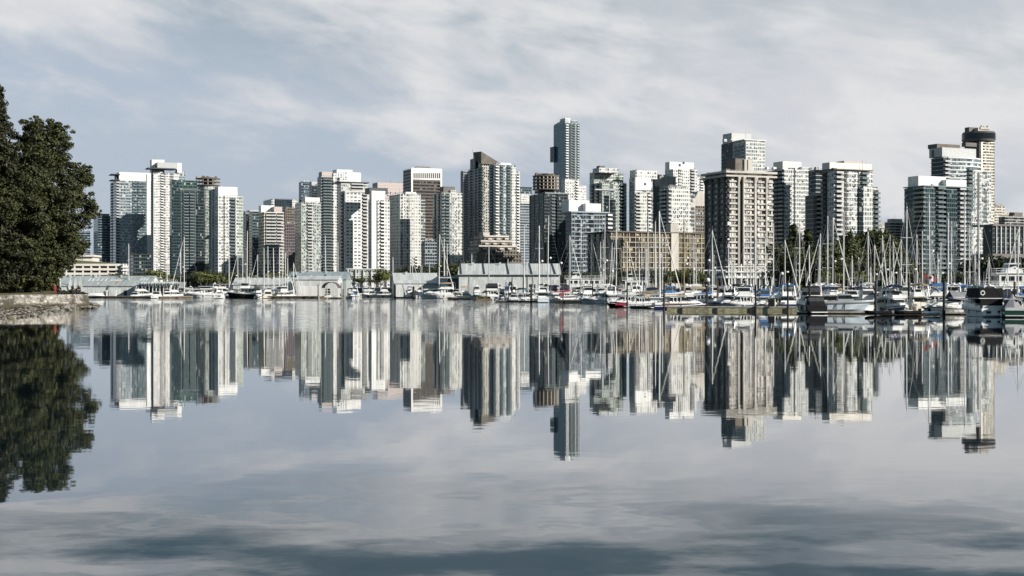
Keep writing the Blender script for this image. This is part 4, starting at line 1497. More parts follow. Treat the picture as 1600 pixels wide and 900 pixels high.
t.balconies(1369, 4, 'white_warm', 'rail_glass', 1.8, yo=3, z1=t.z(293))
t.balconies(1289, 5, 'slab_dark', 'slab_dark', 1.6, side='left')
t.windows([1325, 1329, 1334, 1338], [18 + 3 * k for k in range(18)], 1.5, 1.7, keep=.55, seed=21)
t.piers([1319.5, 1322, 1341], .4, .5, 'concrete_dark')
t.mast(1346, 249, .12, 8)
t.mast(1353, 249, .12, 8)

t = Tower('dark rear balcony wing left of the cream and dark glass tower', 1270, 1275, 1290, 265, 980, 'glass_dark')
t.floors('slab_grey', .9, .4, 3., z0=20)
for (u0, u1, vt, Y, lab) in [(1363, 1386, 352, 1500, 'little white block showing right of the cream tower'), (1388, 1414, 347, 1450, 'low grey block with stepped floors behind the poplars')]:
    t = Tower(lab, u0, u0 + 3, u1, vt, Y, 'condo_beige' if u0 < 1380 else 'slate_grid', 'apartment_block')
    t.floors('slab_grey', .4, .6, 3.)
    t.box('penthouse', u0 + 6, u1 - 4, vt - 5, None, 3, 8, 'concrete')

# right-hand group
t = Tower('dark teal glass tower with white rooftop boxes above the right marina', 1413, 1444, 1518, 292, 860, 'glass_teal')
t.floors('slab_teal', .2, .4, 3.)
t.box('rooftop_box', 1435, 1478, 275.5, None, 7, 10, ('white', 'white'))
t.box('rooftop_box', 1478.5, 1510, 281, None, 3, 10, ('white', 'white'))
t.box('glass_bay', 1479, 1494, 297, 900, -1.6, 1.8, 'glass_teal_dark')
t.box('glass_bay', 1445, 1459, 290.5, 900, -1.0, 1.2, 'glass_teal')
t.balconies(1469, 6, 'slab_grey', 'rail_glass', 1.9)
t.balconies(1502, 5, 'slab_grey', 'slab_grey', 1.9)
t.balconies(1512, 3.4, 'slab_grey', 'rail_glass', 1.7)
for u in (1434, 1441):
    t.balconies(u, 6, 'slab_grey', 'rail_glass', 1.5, side='left')
t.box('cornice', 1444, 1519, 290.8, 292.3, -1.9, 20, 'slab_teal')
clutter(t, 1450, 1470, 9, 'slab_grey', 3)

t = Tower('bright tower with curved banded front and tiered grey roof rooms', 1455, 1474, 1500, 246, 1000, 'glass_dark')
# curved white banded front
t.floors('slab_grey', .4, .4, 3., z0=40)
xs = [t.x(1480) + (t.x(1531) - t.x(1480)) * k / 10 for k in range(11)]
bow = lambda f: -5.0 * math.sin(math.pi * (.12 + .76 * f))
front = [(x, bow(k / 10) + 1.2) for k, x in enumerate(xs)]
outl = front + [(xs[-1], 16), (xs[0], 16)]
MB().prism(outl, -3, t.h - .5, 0, 1).build('curved_facade', ['glass_pale_blue', 'roof_gravel'], t.root)
o2 = [(x, y - .45) for x, y in front] + [(xs[-1], 16), (xs[0], 16)]
me = MB().prism(o2, 0, .95, 0).mesh('floor_band', 'white')
k = 12
while 3 * k < t.h + .2:
    link('floor_band', me, t.root, (0, 0, 3 * k - .3))
    k += 1
t.box('penthouse', 1472, 1525, 231.5, t.z(246) and 246, 2, 14, ('slab_grey', 'roof_gravel'))
t.box('penthouse', 1464, 1500, 225.5, 232, 8, 10, ('concrete_brown', 'roof_gravel'))
t.box('penthouse', 1458, 1474, 235, 246, 8, 10, ('concrete_dark', 'roof_gravel'))
t.balconies(1478, 4.5, 'slab_grey', 'slab_grey', 2., z0=40)
t.box('facade_wing', 1513, 1549, 268.5, 900, -4.2, 14, ('condo_pale', 'roof_gravel'))
t.box('shadow_strip', 1527, 1530.5, 270, 900, -4.3, .5, 'slab_dark')
t.balconies(1516, 5, 'white', 'rail_glass', 1.8, z0=t.z(330), z1=t.z(262), yo=-4.2)
t.windows([1520, 1524, 1535, 1539, 1543], [t.z(284 + 6.4 * k) for k in range(18)], 1.5, 1.6, yo=-4.2, keep=.6, seed=23)

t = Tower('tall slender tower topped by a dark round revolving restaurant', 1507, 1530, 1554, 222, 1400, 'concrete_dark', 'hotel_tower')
t.box('lit_side', 1531, 1553.5, 222.5, 900, -.4, 3, ('condo_beige', 'roof_gravel'))  # paler facade puts the lit side's light into its colour
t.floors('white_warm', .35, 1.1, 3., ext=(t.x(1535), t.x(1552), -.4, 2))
t.piers([1533], 2.4, 1.2, 'white_warm')
r = 25.5 / K * 1410
cx, cy = t.x(1529, 12), 12
p = [(cx + r * math.cos(2 * math.pi * k / 40), cy + r * math.sin(2 * math.pi * k / 40)) for k in range(40)]
pin = [(cx + (a - cx) * .93, cy + (b2 - cy) * .93) for a, b2 in p]
zr = [t.z(v, cx, cy) for v in (222, 219, 210, 207)]
MB().prism(pin, zr[0], zr[1], 0, 0, p).build('restaurant_floor', 'concrete_dark', t.root)
MB().prism(p, zr[1] + .01, zr[2]).build('restaurant_glazing', 'tinted', t.root)
MB().prism(p, zr[2] + .01, zr[3], 0, 0, pin).build('restaurant_roof', 'office_brown', t.root)
t.box('upper_core', 1514, 1528, 199, 207.5, 8, 8, 'concrete_dark')
t.box('upper_core', 1528.2, 1545, 200, 207.5, 9, 8, 'concrete_beige')
g = random.Random(8)
for k in range(8):
    MB().box(-1, 1, -1, 1, 0, g.uniform(1.5, 4)).build('roof_plant', 'concrete_beige', t.root, (t.x(1531 + k * 1.9, 10), 9, zr[3] + 3.2))
t.box('upper_core', 1509, 1526, 223, 229, -1, 6, 'concrete_dark')

t = Tower('stepped beige building at the far right edge of the skyline', 1549, 1552, 1570, 322, 1500, 'condo_beige', 'apartment_block')
t.floors('white_warm', .3, .6, 3.)
t.box('facade_wing', 1566, 1582, 331, 900, 3, 12, ('condo_beige', 'roof_gravel'))
t.box('penthouse', 1555, 1566, 318, None, 3, 8, 'concrete')
t = Tower('grey beige block with square roof room above the dark finned office', 1566, 1570, 1612, 339, 1450, 'slate_grid', 'apartment_block')
t.floors('concrete_beige', .3, .7, 3.)
t.box('roof_room', 1585, 1598, 332, None, 3, 8, 'concrete_dark')
t = Tower('dark low office with white vertical fins at the right edge', 1549, 1551, 1660, 353, 900, 'glass_dark', 'office_block')
t.piers([1556 + 7.1 * k for k in range(14)], .5, .9, 'white')
t.box('parapet', 1551, 1660, 351.5, None, -1.2, 20, 'concrete_dark')
t.box('shop_base', 1551, 1660, 397, 900, -1.5, 20, ('concrete_dark', 'roof_gravel'))

# low things at the waterfront
t = Tower('windowless black box building in front of the pale blue tower', 204, 208, 236, 398, 1100, 'glass_dark', 'pavilion', cat='building')
t.box('roof_plate', 203, 236, 396.8, 398, -1, 30, 'dark_metal')
t = Tower('small white three storey house among the shore trees', 190, 192, 200, 412, 1000, 'condo_white', 'house', cat='house')
t.box('balcony', 189.5, 200, 417, 418, -1.5, 2, 'white')
t.box('balcony', 189.5, 200, 422, 423, -1.5, 2, 'white')
t = Tower('long low white car park deck with dark openings behind the left shed', 92, 98, 184, 413, 1000, 'void', 'car_park', theta=6, D=40, cat='car park')
for k in range(3):
    t.box('deck', 92, 186, 412 + 7 * k, 415.5 + 7 * k, -1.5, 42, 'white_warm')
t.piers([104 + 13 * k for k in range(7)], 1.0, 1.3, 'white_warm')
t = Tower('flat cream pavilion on the green bank beside the park tree', 98, 102, 145, 399, 1060, 'white_warm', 'pavilion', theta=6, D=26, cat='building')
t.box('roof_plate', 100, 147, 398, 401, -2, 30, 'white_warm')
t.box('glazing', 104, 141, 408, 411, -.1, .6, 'tinted')
mb = MB()
rows = []
g = random.Random(4)
for k in range(13):
    u = 84 + k * 8.2
    zc = zat(405.5 + 6 * (k / 12) ** 2 + g.uniform(-.4, .4), 1030) - GZ
    rows.append([(at(u, 1015), 1015, .0 - .5), (at(u, 1020), 1020, zc * .75), (at(u, 1040), 1040, zc), (at(u, 1075), 1075, -.5)])
mb.loft(rows)
tag(mb.build('bank', 'lawn', None, (0, 0, GZ)), kind='structure')

t = Tower('white three storey waterfront terrace with square bays left of the middle shed', 541, 543, 606, 421, 880, 'condo_white', 'townhouse_terrace', theta=8, D=12, cat='building')
for k in range(5):
    ua = 546 + 12 * k
    t.box('window', ua + 1, ua + 7, 423, 429, -.3, .5, 'condo_green')
    t.box('window', ua + 1, ua + 7, 431, 437, -.3, .5, 'condo_green')
t.box('roof_plate', 541, 607, 419.6, 421, -.8, 13, 'white')
t.box('floor_band', 542.8, 606, 429.4, 430.6, -.5, 2, 'white')
for k in range(6):
    t.box('party_wall', 543.3 + 12.2 * k, 544.7 + 12.2 * k, 421.5, 900, -1.6, 2, 'white')

# glass roofed pavilion in front of the ribbed tower
t = Tower('white steel and glass pavilion at the foot of the ribbed concrete tower', 1128, 1138, 1206, 430, 620, None, 'glass_pavilion', theta=10, D=14, cat='building')
t.h = t.z(416)
for v, th_ in ((416, 1.6), (423.5, 2.2), (431, 3.6)):
    t.box('roof_beam', 1134, 1207, v, v + th_, -1, 14, 'white')
for k in range(8):
    u = 1138.5 + 9.6 * k
    t.box('post', u, u + 1.6, 415.8 if k % 2 else 412.5, 900, -.6, .6, 'white')
t.box('glazing', 1139, 1205, 425.8, 430.9, .4, 12, 'condo_pale')
t.box('dark_hall', 1139, 1205, 434.7, 900, .4, 12, 'void')
t.box('side_deck', 1098, 1134, 421.5, 423.4, 2, 10, 'slab_grey')
t.box('side_deck', 1096, 1134, 432, 434, 1, 10, 'slab_grey')
for u in (1099, 1108, 1118, 1128):
    t.box('post', u, u + 1.2, 421, 900, 1.2, .6, 'slab_grey')
t = Tower('bright white tall kiosk among the trees behind the right marina', 1272, 1274, 1291, 392, 520, 'white', 'kiosk', D=5, cat='kiosk')
t.box('roof_plate', 1273, 1292, 390.5, 392, -.4, 6, 'slab_grey')
t.box('door', 1278, 1283, 424, 436, -.08, .3, 'slab_dark')

gq = random.Random(77)
for tw, uc_, u1_, m_ in TOWERS:
    if m_ and tw.h > 35:
        clutter(tw, uc_ + 2, u1_ - 4, gq.randint(0, 999), gq.choice(['concrete', 'slab_grey', 'concrete_dark']), 4)
        if gq.random() < .7:
            xq, yq = tw.W * gq.uniform(.15, .85), tw.D * gq.uniform(.2, .6)
            MB().tube((xq, yq, tw.h), (xq, yq, tw.h + gq.uniform(4, 9)), .16, .06, 5).build('antenna', 'steel', tw.root)
        pr = MB().path([(.4, .4, tw.h + 1.1), (tw.W - .4, .4, tw.h + 1.1), (tw.W - .4, tw.D - .4, tw.h + 1.1), (.4, tw.D - .4, tw.h + 1.1), (.4, .4, tw.h + 1.1)], .07, 4)
        for kq in range(12):
            xq = .4 + (tw.W - .8) * kq / 11
            pr.tube((xq, .4, tw.h), (xq, .4, tw.h + 1.1), .05, n=4)
        pr.build('roof_railing', 'steel', tw.root)
# ---- shoreline trees
LM = [(0, 170, 'low blue office blocks'), (170, 236, 'pale blue glass tower'), (236, 266, 'white slab tower'), (266, 322, 'dark green glass tower'), (322, 381, 'white balcony tower'), (381, 406, 'slim teal tower'),
      (406, 443, 'beige balcony tower'), (443, 466, 'purple brown slab'), (466, 502, 'pale green tower'), (502, 532, 'dark balconied glass tower'), (532, 580, 'white window grid tower'), (580, 610, 'smooth white tower'),
      (610, 664, 'white panelled tower'), (664, 690, 'brown office tower'), (690, 723, 'grey green tower'), (723, 766, 'wedge roofed tower'), (766, 815, 'zigzag balcony tower'), (815, 830, 'small pale office'),
      (830, 865, 'drum topped tower'), (865, 915, 'tallest skyscraper'), (915, 955, "hotel's dark end"), (955, 985, "hotel's left bays"), (985, 1022, 'white capped tower'), (1022, 1050, 'grey concrete tower'),
      (1050, 1062, "hotel's blank pier"), (1062, 1100, "hotel's right bays"), (1100, 1137, "ribbed tower's dark side"), (1137, 1172, "ribbed tower's recess"), (1172, 1208, "ribbed tower's right ribs"), (1208, 1226, 'teal balcony side'),
      (1226, 1270, 'pale glazed tower'), (1270, 1292, 'grey balcony slab'), (1292, 1330, 'cream balcony tower'), (1330, 1376, "cream tower's right half"), (1376, 1413, 'poplar row'), (1413, 1444, "teal tower's left side"),
      (1444, 1478, "teal tower's middle"), (1478, 1519, "teal tower's right balconies"), (1519, 1556, 'curved banded tower'), (1556, 1800, 'finned office')]


def landmark(u):
    for a, b2, s in LM:
        if a <= u < b2:
            return s
    return 'finned office'


LABELS = {}
PENDING = []


def name_later(o, base, u, rank=''):
    """Remember a repeat; once all are built, equal descriptions are told apart by their order."""
    PENDING.append((base, u, o, rank))


def finish_labels():
    by = {}
    for base, u, o, rank in PENDING:
        by.setdefault(f'{base} before the {landmark(u)}', []).append((u, o, rank))
    for q in [k for k in by if len(k.split()) > 13]:
        by[q.replace(' on a thin dock post', ' on post').replace("'s right balconies", ' balconies').replace(' motor boat', ' boat').replace(' tall masted', '').replace("'s recess", '').replace("'s right ribs", ' ribs')] = by.pop(q)
    words_ = ['first', 'second', 'third', 'fourth', 'fifth', 'sixth', 'seventh', 'eighth', 'ninth', 'tenth']
    for lab, items in by.items():
        items.sort(key=lambda q: q[0])
        if len(items) == 1:
            items[0][1]['label'] = lab
        elif len(items) == 2:
            items[0][1]['label'] = lab + ', left of two'
            items[1][1]['label'] = lab + ', right of two'
        else:
            for k, (u, o, r_) in enumerate(items):
                o['label'] = f'{lab}, {words_[min(k, 9)]} from left'


tr = random.Random(17)
rows = [('shore_tree', 12, 'leafy green shore tree')]
spec = []
for u in range(190, 470, 11):
    spec.append((tr.choice(['shore_tree', 'dark_shore_tree', 'dark_shore_tree']), u + tr.uniform(-3, 3), tr.uniform(820, 900), tr.uniform(421, 431)))
for u, vt in [(246, 419), (318, 423), (336, 426), (430, 424), (452, 421)]:
    spec.append(('bright_shore_tree', u, 815, vt))
for u in range(640, 730, 10):
    spec.append(('dark_shore_tree', u, tr.uniform(700, 760), tr.uniform(411, 424)))
spec += [('shore_tree', 706, 690, 407), ('shore_tree', 714, 700, 412), ('dark_shore_tree', 676, 720, 410), ('bright_shore_tree', 594, 800, 417), ('shore_tree', 560, 830, 432), ('shore_tree', 585, 830, 433)]
for u in range(878, 1000, 11):
    spec.append(('dark_shore_tree', u, tr.uniform(600, 660), tr.uniform(418, 430)))
for u in range(1000, 1100, 11):
    spec.append((tr.choice(['shore_tree', 'dark_shore_tree']), u, tr.uniform(560, 620), tr.uniform(418, 428)))
spec += [('bright_shore_tree', 1078, 540, 418), ('bright_shore_tree', 1066, 545, 424), ('bright_shore_tree', 1050, 560, 422), ('shore_tree', 1092, 540, 426)]
for u, vt in [(1222, 400), (1232, 372), (1240, 348), (1250, 362), (1262, 356), (1258, 380), (1244, 392), (1228, 415), (1270, 395)]:
    spec.append(('shore_conifer' if vt < 375 else 'shore_tree', u, tr.uniform(455, 500), vt))
for u, vt in [(1300, 372), (1309, 380), (1318, 366), (1329, 360), (1338, 368), (1348, 362), (1357, 358), (1366, 357), (1375, 360), (1384, 359), (1393, 364), (1401, 372), (1408, 384)]:
    spec.append(('poplar', u, tr.uniform(475, 500), vt))
for u, vt in [(1290, 420), (1312, 424), (1336, 421), (1352, 425)]:
    spec.append(('bright_shore_tree', u, 430, vt))
for u in range(1296, 1420, 10):
    spec.append(('shore_tree', u, 450, tr.uniform(405, 420)))
for u in range(1540, 1640, 11):
    spec.append(('dark_shore_tree', u, tr.uniform(520, 560), tr.uniform(392, 402)))
for u in range(1415, 1545, 13):
    spec.append(('dark_shore_tree', u, tr.uniform(560, 600), tr.uniform(420, 432)))
for k, (x, y, h) in enumerate([(99, 178, 27), (105, 171, 30), (111, 164, 28), (118, 158, 32), (126, 151, 30), (134, 146, 33), (143, 138, 31), (103, 186, 24), (152, 131, 33)]):
    spec.append(('dark_shore_tree', 800 + x / y * K, y, H0 - (h * .6 - CZ) / y * K))
for key, u, Y, vt in spec:
    desc = {'shore_tree': 'leafy green shore tree', 'dark_shore_tree': 'dark shore tree', 'bright_shore_tree': 'bright yellow green shore tree', 'poplar': 'columnar poplar of the row', 'shore_conifer': 'tall dark conifer'}[key]
    o = plant(key, u, Y, vt, 'x', tr.uniform(.85, 1.25) if key != 'poplar' else tr.uniform(1.2, 1.5))
    o.name = key
    name_later(o, desc, u)



# ------------------------------------------------------------------ marina sheds
def shed(label, pts, hw, hr, Y, wall, roof, gable=None, name='boat_shed', overhang=.35):
    """Long shed: front eave from u0 to u1 at distance Y; pts = (u0, u1, depth, turn)."""
    u0, u1, D, rz = pts
    x0, L = at(u0, Y), at(u1, Y) - at(u0, Y)
    L = L / math.cos(R(rz))
    root = empty(name, (x0, Y, .35), R(rz), label, 'boat shed')
    MB().box(0, L, 0, D, -.3, hw).build('wall', wall, root)
    o = overhang
    s = (hr - hw) / (D / 2)
    mb = MB()
    prof = [(-o, hw - s * o + .004), (D / 2, hr + .004), (D + o, hw - s * o + .004), (D + o, hw - s * o + .2), (D / 2, hr + .2), (-o, hw - s * o + .2)]
    mb.loft([[(-o, y, z) for y, z in prof], [(L + o, y, z) for y, z in prof]], close=True)
    mb.build('roof', roof, root)
    for x, nm in ((0, 0), (L, 1)):
        mb = MB().loft([[(x - .08, 0, hw - .1), (x - .08, D / 2, hr - .05), (x - .08, D, hw - .1)], [(x + .08, 0, hw - .1), (x + .08, D / 2, hr - .05), (x + .08, D, hw - .1)]], close=True)
        mb.build('gable', gable or wall, root)
    mb = MB().box(0, L, -.5, D + .5, -.6, -.3)
    mb.build('float', 'dock_wood', root)
    g = random.Random(int(u0))
    k = 3.
    while k < L - 4:
        w = g.uniform(.9, 2.6)
        if g.random() < .5:
            MB().box(k, k + w, -.07, .05, -.2, hw * g.uniform(.45, .62)).build('door', g.choice(['slab_dark', 'slab_grey', 'concrete_dark', 'shed_navy']), root)
        else:
            MB().box(k, k + w * .6, -.06, .05, hw * .45, hw * .68).build('window', 'tinted', root)
        k += w + g.uniform(2.5, 7)
    for k in range(int(L / 9)):
        MB().box(4 + 9 * k, 4.7 + 9 * k, D * .40, D * .40 + .7, hr - .6, hr + .55).build('roof_vent', 'slab_grey', root)
    return root, L


# left shed: a big pale boathouse, sails and pennants painted on it
Y = 470
s1, L1 = shed('long pale grey green boathouse with white sails painted on its roof, left', (79, 232, 18, 0), 3.7, 7.1, Y, 'shed_pale', 'shed_green')
px = lambda u: at(u, Y) - at(79, Y)
slope = (7.1 - 3.7) / 9


def on_roof(root, poly, mat, part, hw=3.7, lift=.26):
    """A flat emblem lying on the front roof slope: (x along, t up the slope in metres of height)."""
    mb = MB()
    P = [(x, (h - hw) / slope, h + lift) for x, h in poly]
    mb.face(P)
    mb.face([(x, y, z - .03) for x, y, z in reversed(P)])
    mb.build(part, mat, root)


for k, u in enumerate((141, 147, 154, 160.5, 167)[:5]):
    x = px(u - 8)
    on_roof(s1, [(x - .35, 5.2), (x + .35, 5.2), (x, 6.5)], 'white', 'painted_sail')
for u in (214, 218.5, 223.5):
    x = px(u)
    on_roof(s1, [(x - .35, 5.4), (x + .35, 5.4), (x, 6.6)], 'white', 'painted_sail')
for u in (150.5, 179.5):
    x = px(u)
    on_roof(s1, [(x - .75, 5.1), (x + .75, 5.1), (x + .65, 4.75), (x - .65, 4.75)], 'pink_mark', 'emblem')
    on_roof(s1, [(x - .6, 4.7), (x + .6, 4.7), (x, 3.85)], 'orange' if u > 170 else 'shed_pale', 'emblem')
g = random.Random(3)
x = px(166.5)
for k in range(13):
    w = g.uniform(.16, .3)
    h = 5.62 + (g.random() < .3) * .22
    on_roof(s1, [(x, 5.25), (x + w, 5.25), (x + w, h), (x, h)], 'white', 'lettering')
    x += w + .1
on_roof(s1, [(px(186.5), 5.3), (px(187.3), 5.3), (px(189.5), 6.5), (px(188.5), 6.5)], 'slab_dark', 'emblem')
for u, wd in ((110.5, 3.6), (118.5, 3.2), (126, 3.2)):
    x0 = px(u - wd)
    x1 = px(u + wd)
    xm = (x0 + x1) / 2
    # tall white spinnaker panels standing in front of the shed
    mb = MB().loft([[(x0, -.35, 3.4), (xm, -.35, .1), (x1, -.35, 3.4), (xm, -.3, 6.7)], [(x0, -.25, 3.4), (xm, -.25, .1), (x1, -.25, 3.4), (xm, -.2, 6.7)]], close=True)
    mb.build('sail_panel', 'white', s1)
for u, r in ((90.3, .16), (94.2, .3)):
    MB().tube((px(u), -.6, -.3), (px(u), -.6, 6.6 if r < .2 else 6.0), r).build('post', 'dark_metal' if r < .2 else 'white', s1)

# saw-toothed row of open boat stalls beside it
root = empty('boat_shed', (at(213, 462), 462, .35), 0, 'row of open boat stalls under a saw toothed pale green roof', 'boat shed')
Ls = at(281, 462) - at(213, 462)
nst = 12
w = Ls / nst
for k in range(nst):
    x = k * w
    MB().loft([[(x, 0, 4.9), (x, 9, 4.9), (x + w / 2, 9, 2.9), (x + w / 2, 0, 2.9)], [(x, 0, 5.05), (x, 9, 5.05), (x + w / 2, 9, 3.05), (x + w / 2, 0, 3.05)]], close=True).build('roof', 'shed_green', root)
    MB().loft([[(x + w, 0, 4.9), (x + w, 9, 4.9), (x + w / 2, 9, 2.9), (x + w / 2, 0, 2.9)], [(x + w, 0, 5.05), (x + w, 9, 5.05), (x + w / 2, 9, 3.05), (x + w / 2, 0, 3.05)]], close=True).build('roof', 'shed_green', root)
    MB().box(x + w / 2 - .14, x + w / 2 + .14, -.1, .15, -.4, 2.95).build('post', 'white', root)
    MB().box(x + w / 2 - .14, x + w / 2 + .14, 8.7, 9, -.4, 2.95).build('post', 'white', root)
MB().box(0, Ls, 9.05, 9.3, -.4, 4.2).build('back_wall', 'slab_dark', root)
MB().box(-.2, Ls + .2, -.4, 9.5, -.9, -.4).build('float', 'dock_wood', root)

# middle sheds
s2, L2 = shed('long blue roofed boathouse with three little roof windows', (450, 541, 16, 0), 6.2, 8.9, 505, 'shed_green', 'shed_roof_blue')
for u in (461.5, 484, 507):
    x = at(u, 505) - at(450, 505)
    MB().box(x - .35, x + .35, 1.5, 2.8, 6.6, 8.0).build('roof_window', 'tinted', s2)
shed('low weathered grey shed with pale corrugated roof, left of the white wall', (364, 452, 12, 0), 4.2, 6.4, 470, 'shed_pale', 'shed_roof')
s3, L3 = shed('plain off white shed wall standing in front of the blue roofed boathouse', (462, 528, 12, 0), 5.9, 7.0, 462, 'shed_pale', 'shed_roof')
MB().box(0.6, L3 * .62, -.09, .1, .2, 3.6).build('sliding_door', 'white', s3)
root3, L = shed('pale boathouse with a dark blue end, left of the big grey shed', (617, 684, 20, 8), 4.6, 8.0, 455, 'shed_pale', 'shed_roof')
MB().loft([[(L * .26, -.12, -.2), (L * .30, -.12, -.2), (L * .2, -.12, 4.5), (L * .16, -.12, 4.5)], [(L * .26, -.02, -.2), (L * .30, -.02, -.2), (L * .2, -.02, 4.5), (L * .16, -.02, 4.5)]], close=True).build('brace', 'slab_grey', root3)
MB().box(L + .41, L + 9, .5, 18, -.3, 6.8).build('annex', 'shed_navy', root3)
MB().box(L + .38, L + 9.3, .2, 18.4, 6.81, 7.1).build('annex_roof', 'shed_roof', root3)
MB().box(L - 4, L + .2, -.3, -.13, .4, 2.9).build('door', 'dark_metal', root3)
root4, L = shed('big pale grey boathouse with banded roof behind the flybridge cruiser', (717, 875, 24, 0), 7.4, 11.0, 440, 'shed_pale', 'shed_roof', 'shed_navy')
for f in (.0, .23, .47, .70, .93):
    xx = L * f + .5
    MB().loft([[(xx, -.38, 7.6), (xx + .5, -.38, 7.6), (xx - .3, 12, 11.24), (xx - .8, 12, 11.24)], [(xx, -.38, 7.7), (xx + .5, -.38, 7.7), (xx - .3, 12, 11.34), (xx - .8, 12, 11.34)]], close=True).build('roof_batten', 'dark_metal', root4)
MB().box(-.3, L + .3, -.5, -.36, 7.05, 7.35).build('gutter', 'slab_dark', root4)
for f in (.1, .64, .73):
    MB().box(L * f, L * f + .35, -.14, .05, 0, 7.0).build('downpipe', 'slab_grey', root4)
MB().box(-6.5, -.2, 2, 20, -.3, 6.2).build('annex', 'shed_navy', root4)
MB().box(-6.8, -.12, 1.7, 20.3, 6.21, 6.6).build('annex_roof', 'shed_roof', root4)

# ------------------------------------------------------------------ boats
def hull_mb(L, B, fb, fs, stern=.85, mi=0, deck=1, rake=.12, draft=.35, n=12):
    """Hull from lofted sections: stern at x=-L/2, bow at +L/2; fb, fs = freeboard at bow and stern."""
    mb = MB()
    rows, sheer = [], []
    for k in range(n + 1):
        t = k / n
        hb = B / 2 * (stern + (1 - stern) * min(1, t * 2.2)) * (1 if t < .5 else max(0.02, 1 - ((t - .5) / .5) ** 2.3))
        z = fs + (fb - fs) * t ** 1.7
        x = -L / 2 + L * t
        xk = -L / 2 + L * t * (1 - rake)
        wl = hb * (.93 if t < .6 else .93 - .5 * (t - .6) / .4)
        rows.append([(x, hb, z), (xk + (x - xk) * .6, hb * .99, z * .6), (xk + (x - xk) * .2, wl, .05), (xk, wl * .6, -draft * .7), (xk, 0, -draft), (xk, -wl * .6, -draft * .7),
                     (xk + (x - xk) * .2, -wl, .05), (xk + (x - xk) * .6, -hb * .99, z * .6), (x, -hb, z)])
        sheer.append((x, hb, z))
    mb.loft(rows, mi, cap=False)
    mb.face([(p[0], p[1], p[2]) for p in rows[0]], mi)
    for k in range(n):
        (xa, ha, za), (xb, hb, zb) = sheer[k], sheer[k + 1]
        mb.face([(xa, ha, za - .06), (xa, -ha, za - .06), (xb, -hb, zb - .06), (xb, hb, zb - .06)], deck)
    return mb, sheer


def stripe_mb(sheer, dz, h, out=.015):
    mb = MB()
    for s in (1, -1):
        rows = [[(x, s * (hb + out), z - dz), (x, s * (hb + out), z - dz - h), (x, s * (hb - .02), z - dz - h), (x, s * (hb - .02), z - dz)] for x, hb, z in sheer]
        mb.loft(rows, close=True)
    return mb


def tri_box(mb, xs, hw0, hw1, z0, z1, mi=0):
    """Tapered cabin: xs = (rear bottom, rear top, front top, front bottom)."""
    a, b2, c, d = xs
    bot = [(a, -hw0, z0), (d, -hw0 * .8, z0), (d, hw0 * .8, z0), (a, hw0, z0)]
    top = [(b2, -hw1, z1), (c, -hw1 * .82, z1), (c, hw1 * .82, z1), (b2, hw1, z1)]
    mb.face(list(reversed(bot)), mi)
    mb.face(top, mi)
    for i in range(4):
        j = (i + 1) % 4
        mb.face([bot[i], bot[j], top[j], top[i]], mi)
    return mb


def window_band(xs, hw0, hw1, z0, z1, f0, f1, out=.012):
    """A dark glazed band on a tapered cabin between two heights."""
    a, b2, c, d = xs
    L = lambda p, q, f: p + (q - p) * f
    mb = MB()
    A = (L(a, b2, f0) - out, L(d, c, f0) + out, L(hw0, hw1, f0) + out)
    T = (L(a, b2, f1) - out, L(d, c, f1) + out, L(hw0, hw1, f1) + out)
    za, zt = L(z0, z1, f0), L(z0, z1, f1)
    return tri_box(mb, (A[0], T[0], T[1], A[1]), A[2], T[2], za, zt)


def rail_mb(sheer, h, a=0., b=1., r=.03):
    mb = MB()
    n = len(sheer) - 1
    ka, kb = int(a * n), int(b * n)
    for s in (1, -1):
        pts = [(x, s * max(.05, hb - .1), z + h) for x, hb, z in sheer[ka:kb + 1]]
        mb.path(pts, r, 4)
        for x, hb, z in sheer[ka:kb + 1:2]:
            mb.tube((x, s * max(.05, hb - .1), z), (x, s * max(.05, hb - .1), z + h), r * .9, n=4)
    return mb


SAIL_COVERS = {'blue': 'canvas_blue', 'navy': 'canvas_navy', 'white': 'canvas_white', 'tan': 'canvas_tan', 'green': 'canvas_green', 'grey': 'canvas_grey', 'red': 'canvas_red', 'black': 'canvas_black'}
HULLS = {'white': 'boat_white', 'cream': 'boat_cream', 'grey': 'boat_grey', 'navy': 'boat_navy', 'black': 'boat_black', 'red': 'boat_red', 'green': 'boat_green', 'pale blue': 'boat_pale_blue'}


